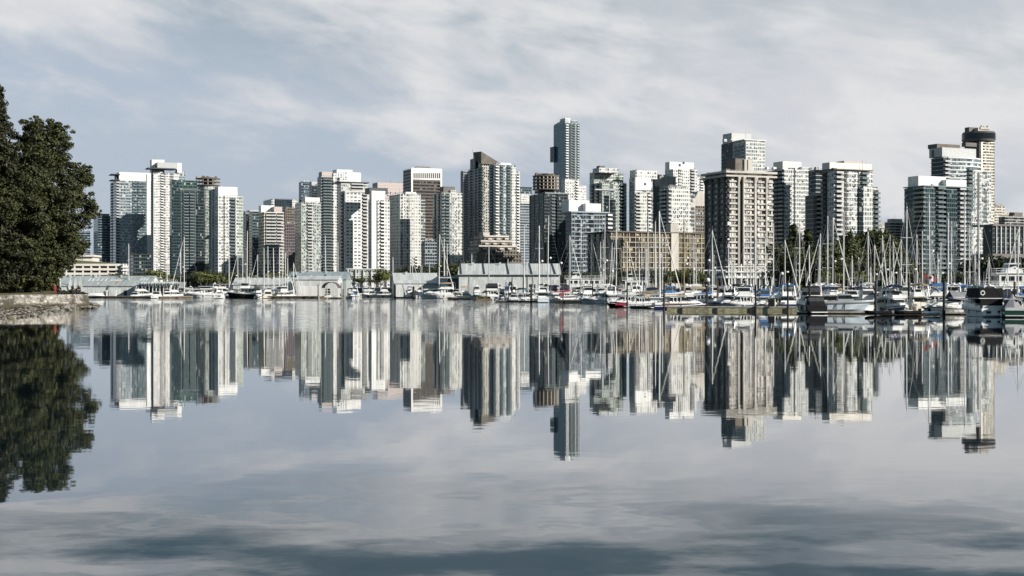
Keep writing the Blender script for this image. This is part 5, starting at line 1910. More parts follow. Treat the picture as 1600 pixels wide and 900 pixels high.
def sailboat(u, vt, Y, rot, hull='white', cover='blue', jib=True, lean=0., mr=.12, wood=False, label=None, Lk=.62):
    H = zat(vt, Y)
    L = max(6.5, min(14, H * Lk))
    B = L * .30
    mx = L * .08
    c, s_ = math.cos(rot), math.sin(rot)
    X0, Y0 = at(u, Y) - mx * c, Y - mx * s_
    root = empty('sailboat', (X0, Y0, 0), rot, label, 'sailboat', 'sailboats moored in the marina')
    fb, fs = L * .115, L * .085
    mb, sh = hull_mb(L, B, fb, fs, .72, rake=.16)
    mb.build('hull', [HULLS[hull], 'boat_white'], root)
    stripe_mb(sh, .22, .1).build('stripe', {'white': SAIL_COVERS[cover] if cover != 'white' else 'boat_navy'}.get(hull, 'boat_white'), root)
    xs = (-L * .16, -L * .13, L * .12, L * .24)
    z0, z1 = fs + .03, fs + L * .055 + .28
    cab = tri_box(MB(), xs, B * .30, B * .25, z0, z1).build('cabin', 'boat_white', root)
    window_band(xs, B * .30, B * .25, z0, z1, .35, .75).build('cabin_window', 'tinted', cab)
    MB().box(-L * .40, -L * .17, -B * .30, B * .30, fs, fs + .34).build('cockpit', 'boat_white', root)
    # spray hood over the companionway
    rows = []
    for k in range(7):
        a = math.pi * k / 6
        rows.append([(-L * .17, math.cos(a) * B * .28, z1 - .1 + math.sin(a) * .75), (-L * .08, math.cos(a) * B * .26, z1 - .12 + math.sin(a) * .35)])
    MB().loft(rows, cap=False).build('spray_hood', SAIL_COVERS[cover], root)
    mm = 'mast_wood' if wood else 'mast_alu'
    tip = (mx + lean * H, 0, H)
    mast = MB().tube((mx, 0, fs), tip, mr, mr * .75, 8).build('mast', mm, root)
    wd = MB()
    zb = fs + L * .055 + 1.0
    MB().tube((mx, 0, zb), (mx - L * .40, 0, zb + .05), .08, n=6).build('boom', mm, root)
    rows = []
    for k in range(9):
        t = k / 8
        r = (.26 - .13 * t) * (1 + .1 * math.sin(k * 2.1))
        rows.append([(mx - .05 - L * .39 * t, math.cos(q) * r * .7, zb + .18 + (.35 * (1 - t) ** 3) + math.sin(q) * r) for q in (2 * math.pi * i / 7 for i in range(7))])
    MB().loft(rows, close=True).build('sail_cover', SAIL_COVERS[cover], root)
    for f in ((.55,) if H < 15 else (.4, .68)):
        sp = B * .32
        xx = mx + lean * H * f
        MB().path([(xx - .1, -sp, fs + (H - fs) * f), (xx, 0, fs + (H - fs) * f - .05), (xx - .1, sp, fs + (H - fs) * f)], .045, 4).build('spreader', mm, mast)
    bow = (L * .47, 0, fb)
    st = (-L * .49, 0, fs)
    if jib:
        rows = []
        for k in range(11):
            t = .04 + .93 * k / 10
            p = Vector(bow).lerp(Vector(tip), t)
            r = (.10 * (1 - t) + .045) * (1.0 if k % 3 else 1.12)
            rows.append([(p.x + math.cos(q) * r, p.y + math.sin(q) * r, p.z) for q in (2 * math.pi * i / 6 for i in range(6))])
        MB().loft(rows, close=True).build('furled_headsail', 'canvas_white' if rngb.random() < .8 or cover in ('red', 'blue') else SAIL_COVERS[cover], root)
    else:
        wd.tube(bow, tip, .03, n=4)
    wd.tube(st, tip, .028, n=4)
    for s in (1, -1):
        a = Vector((mx - .2, s * B * .46, fs + .1))
        spz = fs + (H - fs) * (.55 if H < 15 else .68)
        b2 = Vector((mx - .1, s * B * .32, spz))
        wd.tube(a, b2, .026, n=4)
        wd.tube(b2, tip, .026, n=4)
    wd.build('rigging', 'wire', root)
    if rngb.random() < .5:      # radar dome or wind gear
        MB().tube((mx + .45, 0, H * .5), (mx + .45, 0, H * .5 + .3), .3, n=10).build('radar_dome', 'boat_white', mast)
    MB().tube((tip[0], 0, H), (tip[0], 0, H + .9), .03, .015, 4).build('masthead_aerial', 'wire', mast)
    rail_mb(sh, .55, 0, 1, .022).build('railing', 'steel', root)
    for k, s in ((3, 1), (6, 1), (4, -1), (7, -1)):
        x, hb, z = sh[k]
        MB().tube((x, s * (hb + .12), z - .75), (x, s * (hb + .12), z - .15), .12, n=7).build('fender', 'fender', root)
    return root


rngb = random.Random(23)


def cruiser(u, Y, rot, L=9., hull='white', canvas='navy', fly=True, top='bimini', arch=True, label=None, stripe=None, bulk=1., name='motor_yacht', cat='motor yacht', cover_aft=False):
    B = L * .335
    root = empty(name, (at(u, Y), Y, 0), rot, label, cat, 'motor boats moored in the marina')
    fb, fs = L * .155 * bulk, L * .105 * bulk
    mb, sh = hull_mb(L, B, fb, fs, .92, rake=.15)
    mb.build('hull', [HULLS[hull], 'boat_white'], root)
    stripe_mb(sh, fs * .28, .12).build('stripe', HULLS[stripe or ('navy' if hull in ('white', 'cream', 'pale blue') else 'white')], root)
    MB().box(-L * .505 - .6, -L * .5 + .05, -B * .42, B * .42, .18, .30).build('swim_platform', 'boat_white', root)
    z0 = fs + .02
    z1 = z0 + 1.15 * (L / 9) ** .6 + .25
    xs = (-L * .22, -L * .20, L * .08, L * .26)
    cab = tri_box(MB(), xs, B * .41, B * .35, z0, z1).build('cabin', 'boat_white' if hull != 'cream' else 'boat_cream', root)
    window_band(xs, B * .41, B * .35, z0, z1, .42, .85).build('cabin_window', 'tinted', cab)
    # window posts stand proud of the glass
    for s in (1, -1):
        for f in (.15, .38, .62):
            x = -L * .2 + L * .3 * f
            MB().box(x, x + .12, s * B * .40 - .06, s * B * .40 + .05, z0 + (z1 - z0) * .38, z0 + (z1 - z0) * .88).build('window_post', 'boat_white', cab)
    fd = tri_box(MB(), (L * .20, L * .2, L * .33, L * .44), B * .27, B * .2, fb * .8, fb + .32).build('foredeck_hatch', 'boat_white', root)
    MB().box(-L * .30, L * .10, -B * .40, B * .40, z1 + .002, z1 + .09).build('coach_roof', 'boat_white', root)
    zt = z1 + .09
    if fly:
        xf = (-L * .27, -L * .26, L * .0, L * .07)
        tri_box(MB(), xf, B * .36, B * .33, zt + .002, zt + .62).build('flybridge', 'boat_white', root)
        MB().loft([[(L * .055, -B * .28, zt + .62), (L * .055, B * .28, zt + .62)], [(-L * .0, -B * .26, zt + 1.0), (-L * .0, B * .26, zt + 1.0)], [(-L * .0 - .03, -B * .26, zt + 1.0), (-L * .0 - .03, B * .26, zt + 1.0)], [(L * .055 - .04, -B * .28, zt + .62), (L * .055 - .04, B * .28, zt + .62)]], cap=False).build('windscreen', 'tinted', root)
        ztop = zt + .62
    else:
        ztop = zt
    if top == 'bimini':
        zb = ztop + 1.35
        rows = []
        for k in range(7):
            t = -1 + 2 * k / 6
            rows.append([(-L * .27, t * B * .36, zb - .2 * t * t), (-L * .10, t * B * .36, zb + .08 - .2 * t * t), (L * .03, t * B * .36, zb - .06 - .2 * t * t), (L * .03, t * B * .36, zb - .14 - .2 * t * t), (-L * .27, t * B * .36, zb - .28 - .2 * t * t)])
        MB().loft(rows, close=True).build('bimini', SAIL_COVERS[canvas], root)
        for s in (1, -1):
            for xa, xb in ((-L * .26, -L * .24), (L * .02, -L * .12)):
                MB().tube((xa, s * B * .34, zb - .25), (xb, s * B * .34, ztop - .05), .035, n=4).build('bimini_pole', 'steel', root)
    elif top == 'enclosure':
        tri_box(MB(), (-L * .27, -L * .25, L * .0, L * .06), B * .37, B * .31, ztop + .003, ztop + 1.35).build('canvas_enclosure', SAIL_COVERS[canvas], root)
        window_band((-L * .27, -L * .25, L * .0, L * .06), B * .37, B * .31, ztop, ztop + 1.35, .35, .8).build('clear_panel', 'clear_vinyl', root)
    elif top == 'hardtop':
        tri_box(MB(), (-L * .24, -L * .2, L * .02, L * .05), B * .30, B * .27, ztop + .003, ztop + .85).build('wheelhouse', 'boat_white', root)
        window_band((-L * .24, -L * .2, L * .02, L * .05), B * .30, B * .27, ztop, ztop + .85, .25, .85).build('cabin_window', 'tinted', root)
        MB().box(-L * .28, L * .08, -B * .34, B * .34, ztop + .86, ztop + .96).build('hardtop', 'boat_white', root)
    if arch:
        za = ztop + 1.0
        xa = -L * .27
        MB().path([(xa - .3, -B * .38, zt - .1), (xa, -B * .34, za), (xa + .1, -B * .2, za + .2), (xa + .1, B * .2, za + .2), (xa, B * .34, za), (xa - .3, B * .38, zt - .1)], .09, 5).build('radar_arch', 'boat_white', root)
        MB().tube((xa + .1, 0, za + .22), (xa + .1, 0, za + .48), .28, n=10).build('radar_dome', 'boat_white', root)
    if cover_aft:
        tri_box(MB(), (-L * .47, -L * .40, -L * .24, -L * .22), B * .42, B * .36, fs, z1 - .05).build('aft_canvas', SAIL_COVERS[canvas], root)
        window_band((-L * .47, -L * .40, -L * .24, -L * .22), B * .42, B * .36, fs, z1 - .05, .45, .85).build('clear_panel', 'clear_vinyl', root)
    else:
        MB().box(-L * .49, -L * .23, -B * .40, -B * .37, fs, fs + .35).box(-L * .49, -L * .46, -B * .36, B * .36, fs, fs + .35).box(-L * .49, -L * .23, B * .37, B * .40, fs, fs + .35).build('cockpit', 'boat_white', root)
    rail_mb(sh, .6, .5, 1, .025).build('railing', 'steel', root)
    MB().tube((-L * .1, B * .2, ztop), (-L * .16, B * .2, ztop + 3.4), .025, .012, 4).build('aerial', 'boat_white', root)
    for k, s in ((2, 1), (5, 1), (3, -1), (6, -1)):
        x, hb, z = sh[k]
        MB().tube((x, s * (hb + .13), z - .8), (x, s * (hb + .13), z - .2), .13, n=7).build('fender', 'fender', root)
    if rngb.random() < .45:
        MB().tube((-L * .3, B * .41, fs + .7), (-L * .3, B * .46, fs + .7), .3, n=12).build('life_ring', 'boat_white', root)
    return root


def trawler(u, Y, rot, L=12., hull='black', label=None):
    B = L * .3
    root = empty('trawler_yacht', (at(u, Y), Y, 0), rot, label, 'motor yacht', 'motor boats moored in the marina')
    fb, fs = L * .17, L * .11
    mb, sh = hull_mb(L, B, fb, fs, .8, rake=.1)
    mb.build('hull', [HULLS[hull], 'boat_white'], root)
    stripe_mb(sh, -.06, .16, .05).build('rub_rail', 'boat_white', root)
    z0, z1 = fs, fs + 1.9
    xs = (-L * .36, -L * .36, L * .12, L * .15)
    cab = tri_box(MB(), xs, B * .38, B * .36, z0, z1).build('cabin', 'boat_white', root)
    for s in (1, -1):
        for k in range(5):
            x = -L * .33 + k * L * .088
            MB().box(x, x + L * .06, s * B * .38 - .05, s * B * .38 + .02, z0 + .85, z0 + 1.55).build('cabin_window', 'tinted', cab)
    MB().box(-L * .44, L * .2, -B * .46, B * .46, z1 + .002, z1 + .12).build('boat_deck', 'boat_white', root)
    wh = tri_box(MB(), (-L * .08, -L * .07, L * .1, L * .13), B * .31, B * .27, z1 + .122, z1 + 1.7).build('wheelhouse', 'boat_white', root)
    window_band((-L * .08, -L * .07, L * .1, L * .13), B * .31, B * .27, z1 + .12, z1 + 1.7, .45, .85).build('cabin_window', 'tinted', wh)
    MB().box(-L * .12, L * .15, -B * .33, B * .33, z1 + 1.701, z1 + 1.8).build('roof', 'boat_white', root)
    MB().tube((-L * .1, 0, z1), (-L * .1, 0, z1 + 5), .09, .05, 6).build('mast', 'mast_alu', root)
    MB().tube((-L * .1, 0, z1 + 1.2), (-L * .36, 0, z1 + 3.6), .06, n=5).build('derrick', 'mast_alu', root)
    MB().tube((-L * .26, 0, z1 + .12), (-L * .26, 0, z1 + 1.2), .3, n=8).build('funnel', HULLS[hull], root)
    mb2, _ = hull_mb(3, 1.3, .5, .45, .9)
    o = mb2.build('tender', ['canvas_grey', 'boat_white'], root)
    o.location = (-L * .32, B * .1, z1 + .45)
    rail_mb(sh, .7, .3, 1, .03).build('railing', 'steel', root)
    return root


def dinghy(u, Y, rot, L=3., col_='canvas_grey', label=None, z=0., outboard=True):
    root = empty('dinghy', (at(u, Y), Y, z), rot, label, 'dinghy', 'small tenders and dinghies')
    r = L * .07
    MB().path([(-L / 2, -L * .2, .3), (L * .2, -L * .2, .3), (L * .42, -L * .1, .36), (L * .48, 0, .4), (L * .42, L * .1, .36), (L * .2, L * .2, .3), (-L / 2, L * .2, .3)], r, 8).build('tube', col_, root)
    MB().box(-L * .42, L * .35, -L * .17, L * .17, .12, .22).build('floor', 'canvas_grey', root)
    MB().box(-L * .43, -L * .38, -L * .17, L * .17, .22, .5).build('transom', 'dock_wood', root)
    if outboard:
        MB().box(-L * .55, -L * .44, -.14, .14, .1, .85).build('outboard', 'canvas_black', root)
    return root


def yacht(u, Y, rot, L=20., label=None, decks=2):
    """Big white charter vessel with full-length windows on every deck."""
    B = L * .26
    root = empty('charter_vessel', (at(u, Y), Y, 0), rot, label, 'passenger boat', 'motor boats moored in the marina')
    fb, fs = L * .10, L * .075
    mb, sh = hull_mb(L, B, fb, fs, .9, rake=.1)
    mb.build('hull', ['boat_white', 'boat_white'], root)
    z = fs
    for d in range(decks):
        xa, xb = -L * (.45 - .03 * d), L * (.30 - .10 * d)
        MB().box(xa, xb, -B * .42, B * .42, z + .003, z + 2.3).build('deckhouse', 'boat_white', root)
        for s in (-1, 1):
            n = int((xb - xa) / 1.5)
            for k in range(n):
                x = xa + .4 + k * (xb - xa - .4) / n
                MB().box(x, x + 1.1, s * B * .42 - .04, s * B * .42 + .03, z + .8, z + 1.8).build('window', 'tinted', root)
        MB().box(xb + .003, xb + .04, -B * .36, B * .36, z + .8, z + 1.85).build('window', 'tinted', root)
        z += 2.3
        MB().box(xa - .6, xb + .8, -B * .47, B * .47, z + .003, z + .16).build('deck', 'boat_white', root)
        pts = [(xa - .5, -B * .46, z + 1.0), (xb + .7, -B * .46, z + 1.0), (xb + .7, B * .46, z + 1.0), (xa - .5, B * .46, z + 1.0)]
        mb = MB().path(pts + pts[:1], .035, 4)
        mb.path([(p[0], p[1], p[2] - .45) for p in pts + pts[:1]], .03, 4)
        for k in range(12):
            for s in (-1, 1):
                x = xa - .5 + (xb - xa + 1.2) * k / 11
                mb.tube((x, s * B * .46, z), (x, s * B * .46, z + 1.0), .03, n=4)
        mb.build('railing', 'boat_white', root)
        z += .16
    wh = tri_box(MB(), (-L * .02, 0, L * .1, L * .13), B * .3, B * .27, z + .004, z + 1.9).build('wheelhouse', 'boat_white', root)
    window_band((-L * .02, 0, L * .1, L * .13), B * .3, B * .27, z, z + 1.9, .4, .85).build('window', 'tinted', wh)
    MB().tube((L * .02, 0, z + 1.9), (L * .02, 0, z + 4.2), .1, .05, 6).build('mast', 'boat_white', root)
    MB().path([(L * .02, -.9, z + 3), (L * .02, .9, z + 3)], .05, 5).build('crosstree', 'boat_white', root)
    return root


LEFT, RIGHT, STERN, BOW = math.pi, 0., math.pi / 2, -math.pi / 2

# front edge of the marina: distance of the nearest boats for a photo column
FY = [(140, 440), (500, 430), (700, 400), (820, 345), (900, 315), (980, 262), (1100, 226), (1240, 205), (1400, 190), (1600, 178), (1800, 170)]


def front(u):
    for (a, ya), (b2, yb) in zip(FY[:-1], FY[1:]):
        if u <= b2:
            return ya + (yb - ya) * max(0, u - a) / (b2 - a)
    return 170.


# ---- sailboats: one per mast read from the photograph (column, top row, optional tweaks)
MASTS = [(201.3, 381, 475, 'R'), (288, 370, 452, 'L'), (261, 413, 480, 'S'), (282, 389, 470, 'S'), (358, 383, 455, 'L'), (371.6, 397, 462, 'L'), (385.5, 361, 455, 'L'), (379, 391, 470, 'S'), (402, 398, 450, 'L'),
         (412.6, 388, 446, 'L'), (418.6, 385, 458, 'S'), (428, 388, 452, 'L'), (436.6, 387, 445, 'S'), (441.6, 391, 460, 'S'), (446, 395, 452, 'R'), (449.3, 403, 444, 'S'), (458.5, 411, 455, 'R'),
         (483, 395, 560, 'L'), (492.6, 392, 565, 'S'), (509, 368, 560, 'L'), (528, 378, 565, 'S'), (614, 402, 470, 'S'), (641, 416, 520, 'S'), (645, 404, 530, 'R'), (659, 416, 525, 'L'), (671, 410, 530, 'S'),
         (686, 366, 430, 'R'), (694, 373, 520, 'S'), (698.6, 381, 525, 'R'), (736.6, 397, 520, 'L'), (764, 383, 415, 'L'), (793, 405, 520, 'R'), (819, 352, 398, 'S'), (842.5, 353, 392, 'S'), (855.6, 337, 388, 'R'),
         (890.6, 368, 330, 'R'), (907.5, 342, 370, 'R'), (924, 373, 352, 'R'), (945, 350, 350, 'S'), (963, 352, 345, 'S'), (979.6, 378, 335, 'R'), (999, 371, 330, 'S'), (1009, 380, 325, 'S'), (1013.7, 335, 305, 'L'), (1024, 346, 300, 'S'),
         (1031, 330, 262, 'R'), (1035, 366, 320, 'S'), (1068.7, 345, 244, 'R'), (1084, 369, 300, 'S'), (1113, 360, 265, 'R'), (1143, 398, 300, 'S'), (1173, 345, 285, 'L'), (1180, 372, 300, 'S'), (1196, 365, 290, 'L'), (1208.4, 349, 280, 'S'),
         (1227, 375, 285, 'R'), (1249, 348, 272, 'S'), (1265, 383, 280, 'L'), (1293, 338, 262, 'S'), (1301, 340, 275, 'R'), (1318, 331, 256, 'L'), (1331, 400, 250, 'S'), (1360, 418, 262, 'S'),
         (1393, 424, 262, 'L'), (1408, 374, 275, 'L'), (1416, 323, 240, 'S'), (1441, 361, 262, 'S'), (1453, 304, 236, 'R'), (1456, 386, 280, 'S'), (1465, 396, 285, 'S'), (1481.6, 333, 248, 'S'), (1486, 346, 262, 'L'),
         (1507, 302, 228, 'S'), (1515, 353, 262, 'S'), (1529.6, 328, 240, 'R'), (1545, 402, 275, 'S'), (1586, 400, 265, 'S'), (1591, 358, 230, 'L'), (1640, 345, 240, 'S')]
mg = random.Random(61)
for k in range(13):
    MASTS.append((mg.uniform(1232, 1605), mg.uniform(362, 412), mg.uniform(268, 318), mg.choice('LRSS')))
for k in range(10):
    MASTS.append((mg.uniform(880, 1200), mg.uniform(372, 408), mg.uniform(330, 372), mg.choice('LRSS')))
cov_cycle = ['blue', 'navy', 'white', 'tan', 'blue', 'green', 'grey', 'white', 'navy', 'red', 'black']
special = {1031: ('navy', 'tan'), 1068.7: ('navy', 'white'), 890.6: ('white', 'red'), 1113: ('white', 'blue'), 1507: ('grey', 'grey'), 686: ('white', 'white'), 385.5: ('white', 'navy'), 1196: ('white', 'blue'), 1173: ('white', 'blue')}
for i, (u, vt, Y, d) in enumerate(MASTS):
    hull, cover = special.get(u, (rngb.choice(['white', 'white', 'white', 'white', 'cream', 'navy', 'pale blue', 'grey']), cov_cycle[(i * 7) % 11]))
    rot = {'L': LEFT, 'R': RIGHT, 'S': STERN if rngb.random() < .6 else BOW}[d] + rngb.uniform(-.22, .22)
    o = sailboat(u, vt, Y, rot, hull, cover, jib=rngb.random() < .55, lean=rngb.uniform(-.012, .012), mr=(.10 + Y / 470 * .06 + (.06 if u in (1031, 842.5) else 0)) * (.75 if i > 88 else 1), wood=(u == 1068.7))
    H = zat(vt, Y)
    base = f"{hull} {'tall masted ' if H > 15 else ''}sailboat with {cover} sail cover"
    if u == 1068.7:
        base = 'navy sailboat with a golden wooden mast'
    name_later(o, base, u)

# ---- boats one can single out
trawler(384, 440, LEFT, 12.5, 'black', 'black hulled trawler yacht with white wheelhouse moored left of the grey shed')
o = cruiser(316, 448, LEFT, 13, 'white', 'navy', False, 'hardtop', False, 'long white classic motor yacht with low cabin left of the black trawler yacht', bulk=.9)
cruiser(345, 452, STERN, 7, 'white', 'tan', True, 'bimini', True, 'small white cruiser seen from astern beside the black trawler yacht')
cruiser(226, 447, RIGHT, 9, 'white', 'navy', True, 'bimini', True, 'white cruiser with dark canvas at the end of the left boathouse')
cruiser(350, 500, RIGHT, 13, 'white', 'navy', True, 'hardtop', True, 'large white flybridge yacht behind the classic motor yacht')
yacht(252, 640, LEFT, 16, 'white passenger vessel with mast showing behind the saw toothed stalls', 2)
cruiser(548, 424, BOW + .3, 6.5, 'white', 'black', False, 'bimini', False, 'small white open boat by the arched boat shelter')
cruiser(690, 428, LEFT, 13, 'white', 'tan', True, 'bimini', True, 'large white cruiser with tan windscreen covers in front of the dark blue shed end', stripe='white')
cruiser(716, 422, RIGHT, 7, 'cream', 'navy', False, 'hardtop', False, 'small cream motor boat right of the large white cruiser')
cruiser(762, 388, LEFT, 11, 'white', 'black', True, 'enclosure', True, 'white flybridge cruiser with black enclosure in front of the big grey boathouse')
for (u, Y, r, L, h, c, f, tp, lab) in [(785, 346, BOW, 6, 'grey', 'black', False, 'enclosure', 'dark little cabin boat at the left end of the centre dock'), (803, 344, STERN, 6.5, 'grey', 'black', False, 'bimini', 'grey runabout with black canopy on the centre dock'),
                                       (821, 338, RIGHT, 7.5, 'white', 'green', False, 'bimini', 'white runabout with green canopy near the thick piling'), (849, 332, STERN, 9.5, 'pale blue', 'black', True, 'bimini', 'pale blue cabin cruiser showing its square transom windows'),
                                       (868, 330, BOW, 8, 'white', 'navy', True, 'bimini', 'white flybridge boat touching the pale blue cruiser'), (935, 305, LEFT, 9, 'white', 'white', True, 'bimini', 'white cruiser with white canopy behind the red hulled boat'),
                                       (912, 345, STERN, 9, 'cream', 'navy', True, 'hardtop', 'cream hardtop cruiser behind the red sail cover boat'), (1006, 252, RIGHT, 6.5, 'grey', 'navy', False, 'none', 'grey hulled runabout tied astern of the red and black boat'),
                                       (1145, 245, LEFT + .35, 8.5, 'white', 'black', True, 'bimini', 'white flybridge cruiser with dark windows at the long dock'), (1192, 250, STERN, 7, 'white', 'blue', False, 'enclosure', 'white boat under blue canvas beside the long dock'),
                                       (1210, 262, LEFT, 9, 'white', 'blue', False, 'enclosure', 'white boat with long blue canopy behind the black deck box'), (1166, 268, BOW, 8, 'white', 'blue', False, 'enclosure', 'white bow of a blue covered boat behind the flybridge cruiser'),
                                       (1228, 280, STERN, 8, 'white', 'red', False, 'enclosure', 'white boat with red canvas left of the black workboat')]:
    cruiser(u, Y, r + rngb.uniform(-.12, .12), L, h, c, f, tp, f, lab)
# red and black hull
mbL = 9.0
o = cruiser(975, 256, LEFT + .1, 7.5, 'black', 'black', False, 'none', False, 'black boat with a bright red panel along its side')
MB().box(-1.2, 1.9, 1.18, 1.30, .25, .78).build('red_panel', 'boat_red', o)
MB().box(-1.2, 1.9, -1.30, -1.18, .25, .78).build('red_panel', 'boat_red', o)
# navy wooden launch
o = cruiser(1062, 238, RIGHT + .1, 9.5, 'navy', 'tan', False, 'none', False, 'long navy motor launch with varnished wood trim along the long dock', bulk=.75)
MB().box(-3.4, 2.4, -1.30, -1.22, .78, .98).build('trim', 'varnish', o)
# black work boat and the pale patrol boat on its lift
cruiser(1263, 199, STERN + .12, 8.5, 'black', 'black', False, 'enclosure', False, 'black hulled workboat under black canvas, left of the patrol boat on its lift', cover_aft=True, bulk=1.35, stripe='black')
root = empty('patrol_boat', (at(1325, 198), 198, .55), RIGHT - .12, 'white patrol boat, bluish shade painted on, with sponson hull raised on a boat lift', 'patrol boat', 'motor boats moored in the marina')
mb, sh = hull_mb(7.2, 2.5, 1.25, 1.0, .95, rake=.2)
mb.build('hull', ['boat_pale_blue', 'boat_grey'], root)  # pale blue paints the bluish shade on a white hull
for s in (1, -1):
    MB().path([(x, s * (hb + .02), z + .02) for x, hb, z in sh], .2, 8).build('sponson', 'boat_grey', root)
cab = tri_box(MB(), (-1.6, -1.4, .3, 1.0), .95, .8, 1.0, 2.3).build('cabin', 'boat_grey', root)
window_band((-1.6, -1.4, .3, 1.0), .95, .8, 1.0, 2.3, .45, .85).build('cabin_window', 'tinted', cab)
for x in (-3.2, -1.9, -.7):
    MB().box(x, x + .09, -1.33, -1.25, -.1, 1.0).build('lift_strap', 'canvas_black', root)
MB().box(-3.9, -3.5, -.5, .5, .3, 1.6).build('outboard', 'canvas_black', root)
MB().box(-3.8, 2.6, -1.6, -1.2, -.75, -.35).box(-3.8, 2.6, 1.2, 1.6, -.75, -.35).build('lift_cradle', 'pile_dark', root)
# foreground boats at the far right
o = cruiser(1529, 180, STERN + .04, 10, 'white', 'black', False, 'none', False, 'white stern of a cruiser wrapped in black canvas, nearest dock at right', bulk=1.05)
tri_box(MB(), (-4.4, -4.2, .6, 1.4), 1.62, 1.5, 2.45, 3.75).build('canvas_enclosure', 'canvas_black', o)
MB().box(-4.5, -4.42, -1.5, 1.5, 1.1, 2.4).build('aft_screen', 'canvas_black', o)
MB().box(-4.55, 1.5, -1.7, 1.7, 2.36, 2.44).build('roof_edge', 'boat_white', o)
MB().path([(-4.56, 1.25 + .26 * math.cos(2 * math.pi * k / 14), 3.1 + .26 * math.sin(2 * math.pi * k / 14)) for k in range(15)], .075, 6).build('life_ring', 'boat_white', o)
MB().box(-5.12, -5.02, -.85, -.55, .55, .8).build('exhaust', 'canvas_black', o)
MB().box(-5.12, -5.02, .35, .95, .45, .75).build('name_plate', 'boat_navy', o)
o = cruiser(1580, 176, STERN - .25, 8.5, 'green', 'grey', False, 'none', False, 'dark green hulled boat under a sloping grey canvas tent')
rows = [[(-4.0, -1.3, 1.0), (-4.0, 1.3, 1.0), (-4.0, 0, 1.15)], [(-1.6, -1.42, 1.0), (-1.6, 1.42, 1.0), (-1.6, 0, 3.0)], [(1.5, -1.2, 1.3), (1.5, 1.2, 1.3), (1.5, 0, 2.7)], [(3.0, -.6, 1.4), (3.0, .6, 1.4), (3.0, 0, 1.6)]]
MB().loft(rows, close=True).build('canvas_tent', 'canvas_grey', o)
rows = [[(-2.2, y, 2.9 - abs(y) * .75), (2.2, y, 3.3 - abs(y) * .75), (2.2, y, 3.36 - abs(y) * .75), (-2.2, y, 2.96 - abs(y) * .75)] for y in (-1.5, -1, -.5, 0, .5, 1, 1.5)]
o = cruiser(1496, 192, LEFT + .1, 9, 'white', 'grey', False, 'none', False, 'white boat under a long drooping grey boom tent')
MB().loft([[(x - 1, y, z) for x, y, z in r] for r in rows], close=True).build('boom_tent', 'canvas_grey', o)
yacht(1590, 262, LEFT, 22, 'big white double decked charter vessel at the right edge', 2)
yacht(905, 420, LEFT, 19, 'white two deck passenger boat behind the masts right of the big boathouse', 2)
yacht(988, 400, LEFT, 11, 'small white two deck passenger boat in front of the hotel', 2)
# flag
o = cruiser(1432, 212, STERN, 9, 'cream', 'tan', True, 'bimini', True, 'cream cruiser flying a red and white maple leaf flag')
fx, fz = -3.6, 5.2
MB().tube((fx, 0, 1.5), (fx, .25, fz + .9), .035, n=5).build('flagstaff', 'varnish', o)
fl = empty('x', (0, 0, 0))
bpy.data.objects.remove(fl)


def flag_part(name, y0, y1, mat, dx):
    mb = MB()
    for k in range(4):
        ya, yb = y0 + (y1 - y0) * k / 4, y0 + (y1 - y0) * (k + 1) / 4
        wv = lambda y: fx - .12 * math.sin(y * 4.)
        sg = lambda y: -.35 * abs(y)
        for d in (0, .02):
            mb.face([(wv(ya) + dx - d, ya, fz + sg(ya)), (wv(yb) + dx - d, yb, fz + sg(yb)), (wv(yb) + dx - d, yb, fz + .85 + sg(yb)), (wv(ya) + dx - d, ya, fz + .85 + sg(ya))])
    return mb.build(name, mat, o)


flag_part('flag', -.2, -.63, 'red_cloth', 0)
flag_part('flag', -.63, -1.48, 'canvas_white', 0)
flag_part('flag', -1.48, -1.9, 'red_cloth', 0)
leaf = [(0, -.3), (.03, -.12), (.2, -.14), (.16, -.06), (.3, .06), (.24, .1), (.27, .2), (.17, .18), (.14, .24), (.06, .14), (.08, .3), (.03, .27), (0, .36)]
leaf = leaf + [(-x, y) for x, y in reversed(leaf[1:-1])]
mb = MB()
yc = -1.05
P = [(fx - .12 * math.sin((yc + x) * 4) - .05, yc + x, fz + .42 - .35 * abs(yc) + y) for x, y in leaf]
ctr = (fx - .12 * math.sin(yc * 4) - .05, yc, fz + .42 - .35 * abs(yc))
for k in range(len(P)):
    mb.face([ctr, P[k], P[(k + 1) % len(P)]])
mb.build('maple_leaf', 'red_cloth', o)

# ---- the crowd of motor boats filling the berths
tops = ['bimini', 'enclosure', 'hardtop', 'none', 'bimini']
canv = ['navy', 'blue', 'black', 'white', 'tan', 'grey', 'green', 'white']


def berth(u, Y, L, rot, hull=None, canvas=None, fly=None):
    hull = hull or rngb.choice(['white', 'white', 'white', 'white', 'cream', 'pale blue', 'grey', 'navy'])
    canvas = canvas or rngb.choice(canv)
    fly = rngb.random() < .55 if fly is None else fly
    top = rngb.choice(tops)
    o = cruiser(u, Y, rot + rngb.uniform(-.12, .12), L, hull, canvas, fly, top, fly and rngb.random() < .8, None, cover_aft=rngb.random() < .3)
    what = {'bimini': f'{canvas} sun canopy', 'enclosure': f'{canvas} canvas house', 'hardtop': 'white hardtop', 'none': 'open top'}[top]
    size = 'big' if L > 9.5 else 'small' if L < 7.2 else ''
    name_later(o, f"{size + ' ' if size else ''}{hull} {'flybridge ' if fly else ''}motor boat with {what}".strip(), u)


